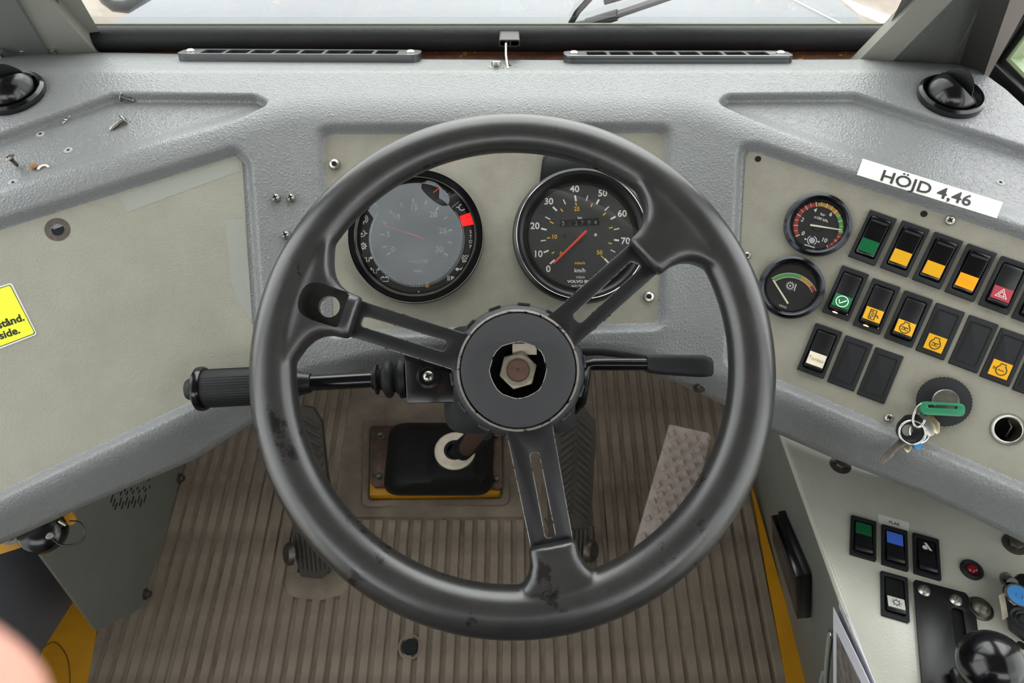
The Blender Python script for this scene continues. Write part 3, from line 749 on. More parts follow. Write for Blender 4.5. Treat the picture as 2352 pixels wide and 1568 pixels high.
def seg(prof, name, m, n=40, **k): return MB().lathe([(r * K7, d * K7) for r, d in prof], n, AX2).build(name, m, st, **k)
seg([(45, -6), (48, 2), (48, 8), (40, 12), (30, 22), (42, 28), (46, 34), (44, 42), (26, 52), (24, 60), (36, 62), (36, 66), (24, 68), (24, 74), (0, 74)], 'bellows', 'rubber', smooth=60)
seg([(19, 60), (19, 235)], 'shaft', 'black_gloss')
seg([(20, 218), (23, 220), (34, 268), (38, 300), (38, 330)], 'cone', 'black')
MB().lathe([(r * K7, d * K7) for r, d in ((43, 300), (44, 306), (45, 470))], 96, AX2).build('grip_core', 'black_matte', st)
for k in range(44):
    if k % 22 in (5, 6, 7, 8): continue
    a = 2 * math.pi * k / 44
    MB().box((0, 0, 0), (1.2 * K7, 3.4 * K7, 164 * K7), AX2 @ Rz(a) @ T((45 * K7, 0, 387 * K7))).build('grip_rib', 'black_matte', st, smooth=0)
seg([(30, 466), (50, 468), (53, 474), (52, 484), (44, 490), (0, 490)], 'flange', 'black_gloss')
seg([(26, 488), (26, 505), (22, 512), (0, 513)], 'end_button', 'black_matte')
# gear-range lever on the right
rl = thing('selector_lever', fr(pt(1345, 845, .715), AX, WN), 'slim bent rod lever with flat black handle right of the hub', 'lever')
RM = rl.matrix_world; 
def rr(u, v, d): return RM.inverted() @ pt(u, v, d)
MB().tube([rr(1290, 950, .74), rr(1318, 938, .735), rr(1334, 920, .73), rr(1339, 885, .72), rr(1343, 852, .715), rr(1349, 839, .715), rr(1364, 836, .714), rr(1490, 836, .71)], .0062, 14).build('rod', 'black_gloss', rl)
hn = []
for u, v0, v1, t in ((1484, 818, 852, .008), (1492, 816, 856, .010), (1520, 815, 860, .012), (1612, 816, 866, .012), (1630, 822, 864, .010), (1635, 828, 860, .007)):
    c = rr(u, (v0 + v1) / 2, .71); h = (v1 - v0) / 2 * .71 / F
    hn.append([(c.x, c.y + y, c.z + z_) for y, z_ in fillet([(-h, -t), (h, -t), (h, t), (-h, t)], .005, 3)])
MB().loft(hn).build('handle', 'black_matte', rl, smooth=40)
wl = thing('wiper_stalk', fr(pt(1400, 815, .745), AX, WN), 'thin grey tapered stalk behind the black selector lever', 'lever')
wq = lambda u, v, d=.745: wl.matrix_world.inverted() @ pt(u, v, d)
MB().tube([wq(1325, 806), wq(1380, 806), wq(1440, 814), wq(1487, 822)], [.005, .0045, .004, .0032], 12, flat=.6).build('stem', 'black_matte', wl)
# trunnion bits under the hub
MB().box((.035, -.058, -.012), (.026, .008, .012), Rz(-.5)).build('cancel_cam', 'dull_steel', sc_, bevel=.001)
# ------------------------------------------------------------------ gauges
class Dial:
    """printed matter on a flat face; positions are photo pixels met on that face"""
    def __init__(s, frame, z, rot=0): s.F = frame; s.z = z; s.rot = rot; s.mb = {}; s.k = (frame.col[3].to_3d() - CAM).dot(FW) / F
    def m(s, mt, name, at=None):
        # every numeral, word and pictogram is a part of its own
        names = {'numerals': 'numeral', 'mile_numerals': 'mile_numeral', 'lettering': 'lettering', 'mile_lettering': 'mile_lettering', 'icons': 'pictogram', 'rivets': 'rivet', 'odometer_digits': 'odometer_digit', 'scale_marks': 'scale_mark', 'mile_marks': 'mile_mark', 'fuel_scale': 'fuel_mark', 'pressure_bands': 'pressure_band', 'temperature_arc': 'temperature_band'}
        if at is not None and name in names:
            nm = names[name]
            if nm == 'pictogram':
                for kx in s.mb:
                    if kx[1] == nm and kx[0] == mt and math.hypot(kx[2][0] - at[0], kx[2][1] - at[1]) < 15: return s.mb[kx]
            return s.mb.setdefault((mt, nm, (round(at[0], 1), round(at[1], 1), len(s.mb))), MB())
        return s.mb.setdefault((mt, name, 0), MB())
    def p(s, u, v): return on(s.F, u, v, s.z)
    def txt(s, body, u, v, cap, mt='mark', name='lettering', rot=None, sx=1, bold=.012, align='CENTER', space=1):
        q = s.p(u, v); sz = cap / .70 * s.k
        s.m(mt, name, (u, v)).text(body, sz, T(q) @ Rz(math.radians(s.rot if rot is None else rot)), off=sz * bold, ext=.0001, align=align, sx=sx, space=space)
    def line(s, pts, w, mt='mark', name='scale_marks', closed=False):
        s.m(mt, name, ((pts[0][0] + pts[len(pts) // 2][0]) / 2, (pts[0][1] + pts[len(pts) // 2][1]) / 2)).ribbon([s.p(u, v) for u, v in pts], w * s.k, s.z, .0002, closed=closed)
    def poly(s, pts, mt, name, h=.0002):
        s.m(mt, name, (sum(p[0] for p in pts) / len(pts), sum(p[1] for p in pts) / len(pts))).prism([tuple(s.p(u, v)[:2]) for u, v in pts], s.z, s.z + h)
    def dot(s, u, v, r, mt, name): s.poly(circ(r, 20, u, v), mt, name)
    def arc(s, cu, cv, r, a0, a1, w, mt='mark', name='icons', n=14, ry=None):
        ry = r if ry is None else ry
        s.line([(cu + r * math.cos(math.radians(a0 + (a1 - a0) * i / n)), cv - ry * math.sin(math.radians(a0 + (a1 - a0) * i / n))) for i in range(n + 1)], w, mt, name)
    def build(s, parent):
        for (mt, name, _), mb in s.mb.items(): mb.build(name, mt, parent, smooth=0)
def zz(o, sc, l): return [(o[0] + x / sc, o[1] + y / sc) for x, y in l]
# --- rev counter
GF = PCp.frame(957, 545); k = (GF.col[3].to_3d() - CAM).dot(FW) / F
tach = thing('rev_counter', GF, 'large round rev counter with dusty glass, needle near seven', 'gauge')
MB().lathe([(r * k, z) for r, z in ((146, -.008), (154, 0), (155, .003), (154, .0085), (150, .011), (139, .0105), (134, .008), (134, .002), (128, .002), (128, -.008))], 72, closed=True).build('bezel', 'black_gloss', tach)
MB().lathe([(r * k, z) for r, z in ((134.5, .0078), (136.5, .0098), (134.5, .0098))], 72, closed=True).build('bright_ring', 'chrome', tach)
MB().lathe([(r * k, z) for r, z in ((153, .0072), (154.3, .0088), (152.6, .0105))], 72, closed=True).build('outer_bright_ring', 'chrome', tach)
MB().lathe([(134 * k, .0005), (134 * k, .0015), (0, .0015)], 64).build('dial_face', 'dial', tach)
D = Dial(GF, .0016); o = (800, 380); s9 = 4.9
for t, x, y in (('0', 505, 945), ('5', 452, 778), ('10', 540, 578), ('15', 738, 472), ('20', 957, 553), ('25', 1063, 735), ('30', 1025, 945)):
    (u, v), = zz(o, s9, [(x, y)]); D.txt(t, u, v, 12.5, 'mark', 'numerals')
for a in (((430, 1008), (478, 980)), ((358, 777), (410, 777)), ((460, 505), (500, 540)), ((727, 375), (735, 430)), ((985, 508), (1015, 468)), ((1120, 733), (1170, 722)), ((1075, 983), (1118, 1010))): D.line(zz(o, s9, a), 2.8)
for a in (((388, 922), (435, 908)), ((385, 630), (432, 650)), ((585, 418), (605, 465)), ((865, 440), (880, 395)), ((1072, 607), (1115, 578)), ((1122, 862), (1170, 870))): D.line(zz(o, s9, a), 1.8)
D.txt('1/minx100', 959, 600, 7.5, 'mark'); D.txt('VDO', 960, 622.5, 3.6, 'mark', sx=1.6); D.txt('h', 962, 671, 7, 'mark')
D.txt('1 5 1 9 3', 956, 655, 6, 'mark_grey', 'counter_digits', bold=0); D.poly([(977, 649), (985, 649), (985, 660), (977, 660)], 'arc_amber', 'counter_digits')
for i, c in enumerate('STOP'): D.txt(c, 1081, 532.5 + i * 11.2, 7.5, 'mark')
D.poly([(1056, 497), (1083, 487), (1090, 515), (1063, 520)], 'stop_lamp', 'warning_lamp', .001)
for r in (106, 109): D.arc(957, 549, r, -216, 36, 1.0, 'mark_grey', 'dial_ring', 60)
D.line([(1038, 476), (1060, 458)], 1.2, 'mark_grey', 'dial_ring'); D.line([(868, 474), (858, 466)], 1.2, 'mark_grey', 'dial_ring')
D.arc(1061, 476, 7, 0, 360, 2); D.line([(1048, 476), (1054, 476)], 2, 'mark', 'icons'); D.line([(1068, 476), (1074, 476)], 2, 'mark', 'icons')
D.arc(835, 503, 6, 0, 360, 2); D.arc(835, 503, 10, -60, 60, 1.6); D.arc(835, 503, 10, 120, 240, 1.6); D.line([(835, 509), (835, 515)], 2, 'mark', 'icons')
D.arc(831, 536, 7.5, 110, 430, 1.8); D.line([(818, 536), (823, 536)], 2, 'mark', 'icons'); D.line([(839, 536), (844, 536)], 2, 'mark', 'icons'); D.dot(831, 537, 2.4, 'mark', 'icons')
D.arc(834, 565, 5.5, 0, 360, 2.6); D.dot(834, 565, 2, 'mark', 'icons')
for a in range(0, 360, 45): D.arc(834, 565, 8, a - 8, a + 8, 2, n=2)
D.line([(833, 592), (842, 592), (842, 600), (848, 600), (848, 592), (855, 592)], 2.2, 'mark', 'icons'); D.poly([(830, 592), (836, 588), (836, 596)], 'mark', 'icons'); D.poly([(857, 592), (851, 588), (851, 596)], 'mark', 'icons')
D.line([(852, 618), (858, 618), (858, 627), (865, 627), (865, 618), (871, 618)], 1.8, 'mark_grey', 'icons'); D.poly([(848, 618), (854, 614), (854, 622)], 'mark', 'icons'); D.poly([(874, 618), (868, 614), (868, 622)], 'mark', 'icons')
D.line([(875, 637), (892, 637), (892, 646), (875, 646)], 1.8, 'mark', 'icons', closed=True); D.line([(878, 635), (881, 635)], 2, 'mark', 'icons'); D.line([(886, 635), (889, 635)], 2, 'mark', 'icons')
D.arc(1071, 593, 6, 0, 360, 1.8); D.arc(1071, 593, 9.5, -55, 55, 1.6); D.arc(1071, 593, 9.5, 125, 235, 1.6); D.line([(1062, 601), (1080, 601)], 1.6, 'mark', 'icons'); D.dot(1071, 593, 2.2, 'mark', 'icons')
for sx_ in (-1, 1): D.poly([(1056 + sx_ * 11, 618), (1056 + sx_ * 5, 613), (1056 + sx_ * 5, 616), (1056 + sx_ * 1, 616), (1056 + sx_ * 1, 620), (1056 + sx_ * 5, 620), (1056 + sx_ * 5, 623)], 'mark', 'icons')
for j in range(5): D.line([(1027, 634 + j * 2.4), (1034, 634 + j * 2.4)], 1.1, 'mark', 'icons')
D.poly([(1036, 634)] + [(1037 + 8 * math.cos(a), 639 + 5 * math.sin(a)) for a in np.linspace(-1.5, 1.5, 8)] + [(1036, 644)], 'mark', 'icons')
for a in (((885, 135), (893, 195)), ((968, 155), (958, 210)), ((1010, 232), (1045, 192)), ((1070, 242), (1105, 225))): D.line(zz(o, s9, a), 1.8, 'mark', 'fuel_scale')
D.line(zz(o, s9, [(955, 305), (1045, 238)]), 3.2, 'needle_red', 'fuel_needle'); D.line([(1022, 436), (1032, 434), (1033, 444), (1024, 446)], 1.3, 'mark_grey', 'fuel_icon', closed=True)
D.build(tach)
n0, n1 = on(GF, 971.5, 547, .004), on(GF, 881, 515.5, .004)
MB().tube([n0, n1], [2.6 * k, 2.0 * k], 8, flat=.4).build('needle', 'needle_red', tach)
gl = MB().lathe([(134 * k, .0062), (134 * k, .0068), (0, .0068)], 64).build('dial_glass', 'glass', tach, smooth=0)
GLZ = .0072
film = []
for a in np.linspace(0, 2 * math.pi, 72, endpoint=False):
    r = 107 + (20 if .35 < (a / math.pi) < .85 else 0)
    film.append(tuple(on(GF, 955 + r * math.cos(a), 547 - r * math.sin(a), GLZ)[:2]))
blob = [tuple(on(GF, u, v, GLZ)[:2]) for u, v in zz(o, s9, fillet([(825, 205), (900, 165), (985, 190), (1130, 330), (1140, 400), (1120, 452), (1050, 452), (985, 420), (880, 330), (820, 260)], 12, 3))]
dust = bpy.data.materials.new('dust_film'); dust.use_nodes = True
_n = dust.node_tree.nodes; _l = dust.node_tree.links; _n.remove(_n['Principled BSDF'])
_d = _n.new('ShaderNodeBsdfDiffuse'); _d.inputs[0].default_value = lin((165, 169, 173)); _t = _n.new('ShaderNodeBsdfTransparent'); _mx = _n.new('ShaderNodeMixShader')
_x = _n.new('ShaderNodeTexNoise'); _x.inputs['Scale'].default_value = 14; _x.inputs['Detail'].default_value = 2; _tc = _n.new('ShaderNodeTexCoord'); _l.new(_tc.outputs['Object'], _x.inputs['Vector'])
_r = _n.new('ShaderNodeMapRange'); _r.inputs[1].default_value = .3; _r.inputs[2].default_value = .75; _r.inputs[3].default_value = .15; _r.inputs[4].default_value = .25
_l.new(_x.outputs[0], _r.inputs[0]); _l.new(_r.outputs[0], _mx.inputs[0]); _l.new(_t.outputs[0], _mx.inputs[1]); _l.new(_d.outputs[0], _mx.inputs[2]); _l.new(_mx.outputs[0], _n['Material Output'].inputs[0])
MB().holed(film, [blob], GLZ, GLZ + .0001).build('dust_film', dust, gl, smooth=0)
# --- speedometer
SFM = PCp.frame(1334, 543); k = (SFM.col[3].to_3d() - CAM).dot(FW) / F
spd = thing('speedometer', SFM, 'round speedometer with brownish dial reading zero kilometres per hour', 'gauge')
MB().lathe([(r * k, z) for r, z in ((148, -.008), (156, 0), (157, .004), (154, .0095), (148, .0115), (140, .0110), (128, .004), (126, .002), (120, .002), (120, -.008))], 72, closed=True).build('bezel', 'black', spd)
MB().lathe([(r * k, z) for r, z in ((147.4, .0110), (148.0, .0119), (146.8, .0114))], 72, closed=True).build('bright_ring', 'chrome', spd)
tabp = [tuple(on(SFM, u, v)[:2]) for u, v in [(1238, 425), (1246, 366), (1262, 350), (1400, 350), (1418, 366), (1425, 430), (1334, 400)]]
MB().prism(tabp, 0, .0095).build('top_tab', 'black', spd, bevel=.001)
MB().ribbon([on(SFM, u, v, .0095) for u, v in ((1227, 442), (1238, 428), (1246, 368), (1262, 352))], 1.4 * k, .0095, .0006).build('tab_bright_edge', 'chrome', spd)
MB().lathe([(126.5 * k, .0005), (126.5 * k, .0015), (0, .0015)], 64).build('dial_face', 'dial_warm', spd)
D = Dial(SFM, .0016); o = (1150, 240); s9 = 3.267
for t, x, y in (('0', 357, 1235), ('10', 280, 1122), ('20', 257, 912), ('30', 360, 728), ('40', 555, 635), ('50', 765, 667), ('60', 912, 820), ('70', 937, 1025)):
    (u, v), = zz(o, s9, [(x, y)]); D.txt(t, u, v, 15, 'mark', 'numerals', bold=.02)
for a in (((370, 1195), (405, 1165)), ((322, 1110), (360, 1095)), ((303, 930), (345, 940)), ((392, 768), (422, 798)), ((558, 682), (565, 725)), ((738, 712), (718, 748)), ((862, 840), (825, 860)), ((850, 1015), (887, 1020)), ((778, 1155), (810, 1188))): D.line(zz(o, s9, a), 4)
for a in (((300, 1023), (340, 1018)), ((335, 843), (372, 862)), ((470, 712), (487, 748)), ((653, 683), (643, 722)), ((812, 765), (780, 795)), ((890, 930), (850, 938)), ((825, 1090), (860, 1108))): D.line(zz(o, s9, a), 2.4)
for a in (((383, 1117), (403, 1105)), ((347, 1002), (372, 1000)), ((370, 878), (397, 892)), ((450, 782), (467, 803)), ((562, 733), (568, 760)), ((687, 742), (678, 768)), ((788, 812), (767, 832)), ((840, 920), (813, 928)), ((808, 1038), (835, 1045)), ((753, 1133), (772, 1153))): D.line(zz(o, s9, a), 2.6, 'mark_yellow', 'mile_marks')
for t, u, v in (('10', 1273, 544), ('25', 1325, 480), ('50', 1377, 580), ('0', 1289, 583)): D.txt(t, u, v, 9.5, 'mark_yellow', 'mile_numerals', bold=.015)
D.txt('km', 1332, 500, 6, 'mark'); D.txt('miles/h', 1332, 604, 6, 'mark_yellow', 'mile_lettering'); D.txt('km/h', 1332, 621, 9, 'mark', bold=.018)
D.txt('VDO', 1333, 637, 4.4, 'mark', sx=1.5); D.txt('VOLVO BM', 1303, 646.5, 6, 'mark', sx=1.25, bold=.035, align='LEFT'); D.txt('ELECTRONIC', 1313, 656.5, 4.6, 'mark', align='LEFT')
D.poly([(1286, 506), (1375, 500), (1376, 517), (1287, 521)], 'ink', 'odometer_window', .0001)
for c, x in zip('212704', (468, 517, 567, 612, 663, 712)): D.txt(c, 1150 + x / s9, 240 + (895 - (x - 468) * .035) / s9, 10, 'mark', 'odometer_digits', bold=0)
D.dot(1297, 543, 3.5, 'dial', 'rivets'); D.dot(1368, 539, 3.5, 'mark_grey', 'rivets')
D.build(spd)
MB().lathe([(11 * k, .0016), (11 * k, .0030), (9 * k, .0036), (0, .0036)], 28, T(on(SFM, 1332, 543, 0))).build('needle_hub', 'dial_warm', spd)
MB().tube([on(SFM, 1347, 530, .0045), on(SFM, 1272, 604, .0045)], [2.9 * k, 2.3 * k], 8, flat=.4).build('needle', 'needle_red', spd)
MB().lathe([(128 * k, .0062), (128 * k, .0068), (0, .0068)], 64).build('dial_glass', 'glass', spd, smooth=0)
# --- two small gauges on the switch panel
def small_gauge(u, v, R, name, label):
    fm = PRp.frame(u, v, u + 300, v + 107); k = (fm.col[3].to_3d() - CAM).dot(FW) / F
    t = thing(name, fm, label, 'gauge')
    MB().lathe([(r * R / 73 * k, z) for r, z in ((66, -.006), (72, 0), (73.5, .003), (72, .0062), (66, .0078), (61, .0066), (57, .0035), (57, .001), (54, .001), (54, -.006))], 64, closed=True).build('bezel', mat('black_chrome', (44, 46, 50), .2, metal=.9), t)
    MB().lathe([(58 * R / 73 * k, .0003), (58 * R / 73 * k, .0010), (0, .0010)], 56).build('dial_face', 'dial', t)
    MB().lathe([(58 * R / 73 * k, .0048), (58 * R / 73 * k, .0054), (0, .0054)], 56).build('dial_glass', 'glass', t, smooth=0)
    return t, fm, k, Dial(fm, .0011, 0)
t, fm, k, D = small_gauge(1877, 518, 73, 'pressure_gauge', 'small round air pressure gauge with cream needle at eight')
o = (1780, 430); s9 = 9.225
def zarc(a0, a1, r0=482, w=80, mt='arc_red'):
    D.line(zz(o, s9, [(922 + r0 * math.cos(math.radians(a)), 838 - r0 * .985 * math.sin(math.radians(a))) for a in np.linspace(a0, a1, 18)]), w / s9, mt, 'pressure_bands')
zarc(203, 91); zarc(91, 31, mt='arc_amber'); zarc(31, -19, mt='arc_green'); zarc(-19, -66)
for i in range(21):
    a = math.radians(203 - 269 * i / 20); r1 = 530; r0 = 445 if i % 2 else 430
    D.z = .0014; D.line(zz(o, s9, [(922 + r0 * math.cos(a), 838 - r0 * math.sin(a)), (922 + r1 * math.cos(a), 838 - r1 * math.sin(a))]), 1.0 if i % 2 else 1.7); D.z = .0011
for s_, x, y in (('0', 595, 978), ('2', 583, 688), ('4', 855, 485), ('6', 1183, 575), ('10', 1045, 1120)):
    (u, v), = zz(o, s9, [(x, y)]); D.txt(s_, u, v, 9, 'mark', 'numerals', rot=0, bold=.02)
D.txt('bar', 1890, 492.6, 6, 'mark'); D.txt('x100 kPa', 1886, 503, 6, 'mark'); 
D.dot(1865, 552, 7, 'mark_grey', 'icons'); D.arc(1865, 552, 10.5, 110, 235, 1.6); D.arc(1865, 552, 10.5, -65, 60, 1.6)
for p in ([(1848, 546), (1854, 550), (1848, 551)], [(1882, 558), (1876, 554), (1882, 553)]): D.poly(p, 'mark', 'icons')
D.line([(1847.5, 561.5), (1871.5, 568.5)], 3.2, 'mark_grey', 'maker_mark')
D.build(t)
MB().lathe([(14 * k, .0011), (13 * k, .0022), (0, .0022)], 24).build('needle_hub', 'dial', t)
MB().tube([on(fm, 1861, 516.5, .0034), on(fm, 1934, 528, .0034)], [2.3 * k, 1.2 * k], 8, flat=.5).build('needle', 'needle_cream', t)
t, fm, k, D = small_gauge(1817, 661, 72, 'temperature_gauge', 'small round temperature gauge with green, amber and red arc')
def ga(a0, a1, mt, w, r=63.5, z=.0011): D.z = z; D.line([(1812 + r * math.cos(math.radians(a)), 694 - r * .98 * math.sin(math.radians(a))) for a in np.linspace(a0, a1, 14)], w, mt, 'temperature_arc')
ga(125, 64, 'arc_green', 9); ga(64, 36, 'arc_amber', 9); ga(36, 24, 'arc_red', 9); ga(126, 23, 'mark', 1, 68.5, .0013); ga(126, 23, 'mark', 1, 58.5, .0013); D.z = .0011
D.arc(1815, 656, 6.5, 0, 360, 1.6); D.line([(1829, 652), (1824, 668)], 2, 'mark', 'icons'); D.dot(1815, 656, 2.2, 'mark', 'icons')
for a in range(0, 360, 30): D.arc(1815, 656, 9, a - 6, a + 6, 2, n=2)
D.txt('VDO', 1797.5, 703.5, 4.2, 'mark', sx=1.4, rot=0)
D.build(t)
MB().tube([on(fm, 1810, 697, .0034), on(fm, 1776, 643, .0034)], [2.2 * k, 1.8 * k], 8, flat=.5).build('needle', 'needle_cream', t)
# ------------------------------------------------------------------ rocker switches on the right panel
ICON = {}
def icon(kind, mb, s):
    """line drawing in a square of half-size s"""
    L = lambda pts, w=.09, c=False: mb.ribbon([(x * s, y * s) for x, y in pts], w * s, 0, .00015, closed=c)
    arc = lambda cx, cy, r, a0, a1, n=16: [(cx + r * math.cos(math.radians(a0 + (a1 - a0) * i / n)), cy + r * math.sin(math.radians(a0 + (a1 - a0) * i / n))) for i in range(n + 1)]
    if kind == 'check': L(arc(0, 0, .85, 0, 360, 28)[:-1], .13, True); L([(-.5, .15), (-.25, -.4), (.55, .35)], .17)
    elif kind == 'filter': L([(-.5, -.75), (.3, -.75), (.3, .75), (-.5, .75)], .14, True); L([(-.1, .7), (-.3, .4), (.1, .2), (-.3, 0), (.1, -.2), (-.3, -.4), (-.1, -.7)], .12); L([(.3, 0), (.6, 0), (.8, -.3)], .14)
    elif kind == 'coil':
        L(arc(0, -.15, .7, 120, 420, 24), .12); L([(-.35, .45), (-.35, .8), (.35, .8), (.35, .45)], .12)
        L(arc(-.22, -.2, .2, -160, 140, 14), .08); L(arc(.22, -.2, .2, 40, 340, 14), .08); L([(-.5, .05), (-.2, 0), (.2, 0), (.5, .05)], .08)
    elif kind == 'water':
        L(arc(.15, -.1, .68, 120, 420, 24), .12); L([(-.2, .48), (-.2, .82), (.5, .82), (.5, .48)], .12); L([(-.3, -.2), (-.1, -.05), (.1, -.2), (.3, -.05), (.5, -.2)], .1); L([(-.9, .2), (-.6, 0), (-.9, -.2)], .1, True)
    elif kind == 'hazard': L([(-.75, -.55), (.75, -.55), (0, .75)], .12, True); L([(-.4, -.33), (.4, -.33), (0, .36)], .12, True)
    elif kind == 'lamp':
        L([(-.25, -.3), (-.2, .2), (.2, .2), (.25, -.3)], .1); 
        for a in (160, 200, 20, -20, 130, 50): L([(.45 * math.cos(math.radians(a)), .4 * math.sin(math.radians(a))), (.8 * math.cos(math.radians(a)), .75 * math.sin(math.radians(a)))], .08)
    elif kind == 'beacon':
        L(arc(0, 0, .3, -20, 200), .1); L([(-.3, -.35), (.3, -.35)], .1)
        for sx in (-1, 1):
            for y in (-.2, .05, .3): L([(sx * .5, y), (sx * .85, y * 1.3)], .08)
    elif kind == 'sun':
        L(arc(0, 0, .42, 0, 360, 20)[:-1], .09, True)
        for a in range(0, 360, 45): L([(.52 * math.cos(math.radians(a)), .52 * math.sin(math.radians(a))), (.75 * math.cos(math.radians(a)), .75 * math.sin(math.radians(a)))], .09)
    elif kind == 'tipper':
        mb.prism([(x * s, y * s) for x, y in arc(-.3, -.2, .38, 0, 360, 18)[:-1]], 0, .00015); mb.prism([(x * s, y * s) for x, y in ((-.4, .75), (.0, .75), (.75, -.45), (.45, -.45), (-.15, .35))], 0, .00015); L([(.0, -.45), (.25, -.2), (.45, -.5), (.8, -.5)], .12)
MW, MH = .0264, .0500
def rocker(fm, label, lens=None, ic=None, icm='ink', style='on', group=None, blank=False, top_lens=False, glow=False, name='rocker_switch', text=None):
    """frame x to the right, y up the switch"""
    t = thing(name, fm, label, 'switch', group)
    wl_, hl_ = .0178, .0385; tl = 0
    if blank:
        MB().prism(rrect(MW, MH, .0012), 0, .0022, taper=.0006).build('cover', 'black_matte', t, bevel=.0003)
        MB().holed(rrect(wl_ + .0012, hl_ + .0012, .0015), [rrect(wl_, hl_, .001)], .0022, .0028).build('raised_outline', 'black_matte', t, smooth=0)
        if lens: le = MB().box((0, -.0125, .0026), (.0165, .0150, .0006)).build('sticker', lens, t, smooth=0); zc = .003; yc = -.0125
    else:
        MB().holed(rrect(MW, MH, .0012), [rrect(wl_ + .0022, hl_ + .0022, .0028)], 0, .0034).build('bezel', 'black_matte', t, bevel=.0005)
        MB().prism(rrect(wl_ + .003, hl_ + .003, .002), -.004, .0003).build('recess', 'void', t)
        zt, zb = (.0030, .0072) if style == 'on' else (.0072, .0030)
        if style == 'ledge': zt, zb = .0066, .0050
        h = hl_ / 2; pr = [(-h, -.003), (h, -.003), (h, zt), (h - .0032, zt), (.0005, (zt + zb) / 2 - .0012), (-h + .003, zb), (-h, zb - .0015)]
        MB().loft([[Vector((x, y, z)) for y, z in pr] for x in (-wl_ / 2, wl_ / 2)]).build('rocker', 'black_gloss' if style != 'on' else 'black', t, bevel=.0009)
        if style == 'off' or style == 'ledge': MB().box((0, h - .0045, zt + .0001), (wl_ - .003, .0024, .0014)).build('grip_ridge', 'black_matte', t, bevel=.0006)
        if lens:
            y0, y1 = (.0175, .0030) if top_lens else (-.0030, -.0158)
            zat = lambda y: (zt + ((zt + zb) / 2 - .0012 - zt) * (h - .0032 - y) / (h - .0037) if y > 0 else (zt + zb) / 2 - .0012 + (zb - (zt + zb) / 2 + .0012) * (-y) / (h - .003))
            le = MB().loft([[Vector((x, y, z)) for y, z in ((y0, zat(y0)), (y1, zat(y1)), (y1, zat(y1) + .0007), (y0, zat(y0) + .0007))] for x in (-wl_ / 2 + .0008, wl_ / 2 - .0008)]).build('lens', lens, t, smooth=0)
            yc = (y0 + y1) / 2; zc = zat(yc) + .0009; tl = math.atan2(zat(y0) - zat(y1), y0 - y1)
        if glow: MB().tube([(-.0085, -.0214, .0030), (-.002, -.0212, .0030), (.004, -.0214, .0030), (.0088, -.0208, .0030), (.0098, -.019, .0030)], [.0003, .0010, .0005, .0003, .0003], 6, flat=.6).build('lamp_glow', 'glow', t)
    if ic:
        mb = MB(); icon(ic, mb, .0066); mb.build('symbol', icm, t, T((0, yc, zc)) @ Matrix.Rotation(tl, 4, 'X'), smooth=0)
    if text:
        MB().text(text, .0052, None, ext=.0001).build('handwriting', mat('pencil', (170, 160, 130), .7), t, T((-.0002, yc, zc)) @ Matrix.Rotation(tl, 4, 'X'))
    return t
def PRF(u, v): return PRp.frame(u, v, u + 300, v + 108)
GR = 'rocker switches in the right panel'
rocker(PRF(2003, 547), 'black rocker switch with green lamp-symbol lens, first of the top row', 'green_dark', 'lamp', 'green', 'off', GR)
rocker(PRF(2077, 572), 'black rocker switch with torn plain yellow lens next to the green one', 'yellow_lens', None, 'ink', 'off', GR)
rocker(PRF(2152, 599), 'black rocker switch with whole plain yellow lens left of the lit one', 'yellow_lens', None, 'ink', 'off', GR)
rocker(PRF(2228, 627), 'black rocker switch with glowing amber beacon lens', 'lit', 'beacon', 'yellow_lens', 'off', GR)
rocker(PRF(2306, 656), 'black hazard switch with red lens and white triangle', 'red_lens', 'hazard', 'mark', 'on', GR)
rocker(PRF(2384, 686), 'dark rocker switch cut by the right edge beside the hazard switch', 'green_dark', None, 'ink', 'on', GR)
rocker(PRF(1941, 674), 'black rocker switch with green lens and white tick', 'green', 'check', 'mark', 'on', GR, glow=True)
rocker(PRF(2012, 704), 'black rocker switch with yellow filter symbol and glow below', 'yellow_lens', 'filter', 'ink', 'on', GR, glow=True)
rocker(PRF(2085, 733), 'black rocker switch with yellow heating coil symbol', 'yellow_lens', 'coil', 'ink', 'on', GR)
GB = 'blank covers in the right panel'
rocker(PRF(2159, 761), 'black blank cover with yellow heating coil sticker', 'yellow_lens', 'coil', 'ink', group=GB, blank=True, name='blank_cover')
rocker(PRF(2235, 790), 'plain black blank cover between two yellow-stickered covers', None, group=GB, blank=True, name='blank_cover')
rocker(PRF(2308, 820), 'black blank cover with yellow water-level sticker', 'yellow_lens', 'water', 'ink', group=GB, blank=True, name='blank_cover')
rocker(PRF(2384, 850), 'black blank cover cut by the right edge of the photo', None, group=GB, blank=True, name='blank_cover')
rocker(PRF(1882, 806), 'black rocker switch with cream lens and faint handwriting', 'cream', None, style='on', group=GR, text='Toreto')
rocker(PRF(1952, 834), 'plain black blank cover directly right of the cream-lensed switch', None, group=GB, blank=True, name='blank_cover')
rocker(PRF(2021, 862), 'plain black blank cover, last of the lower row above the keys', None, group=GB, blank=True, name='blank_cover')
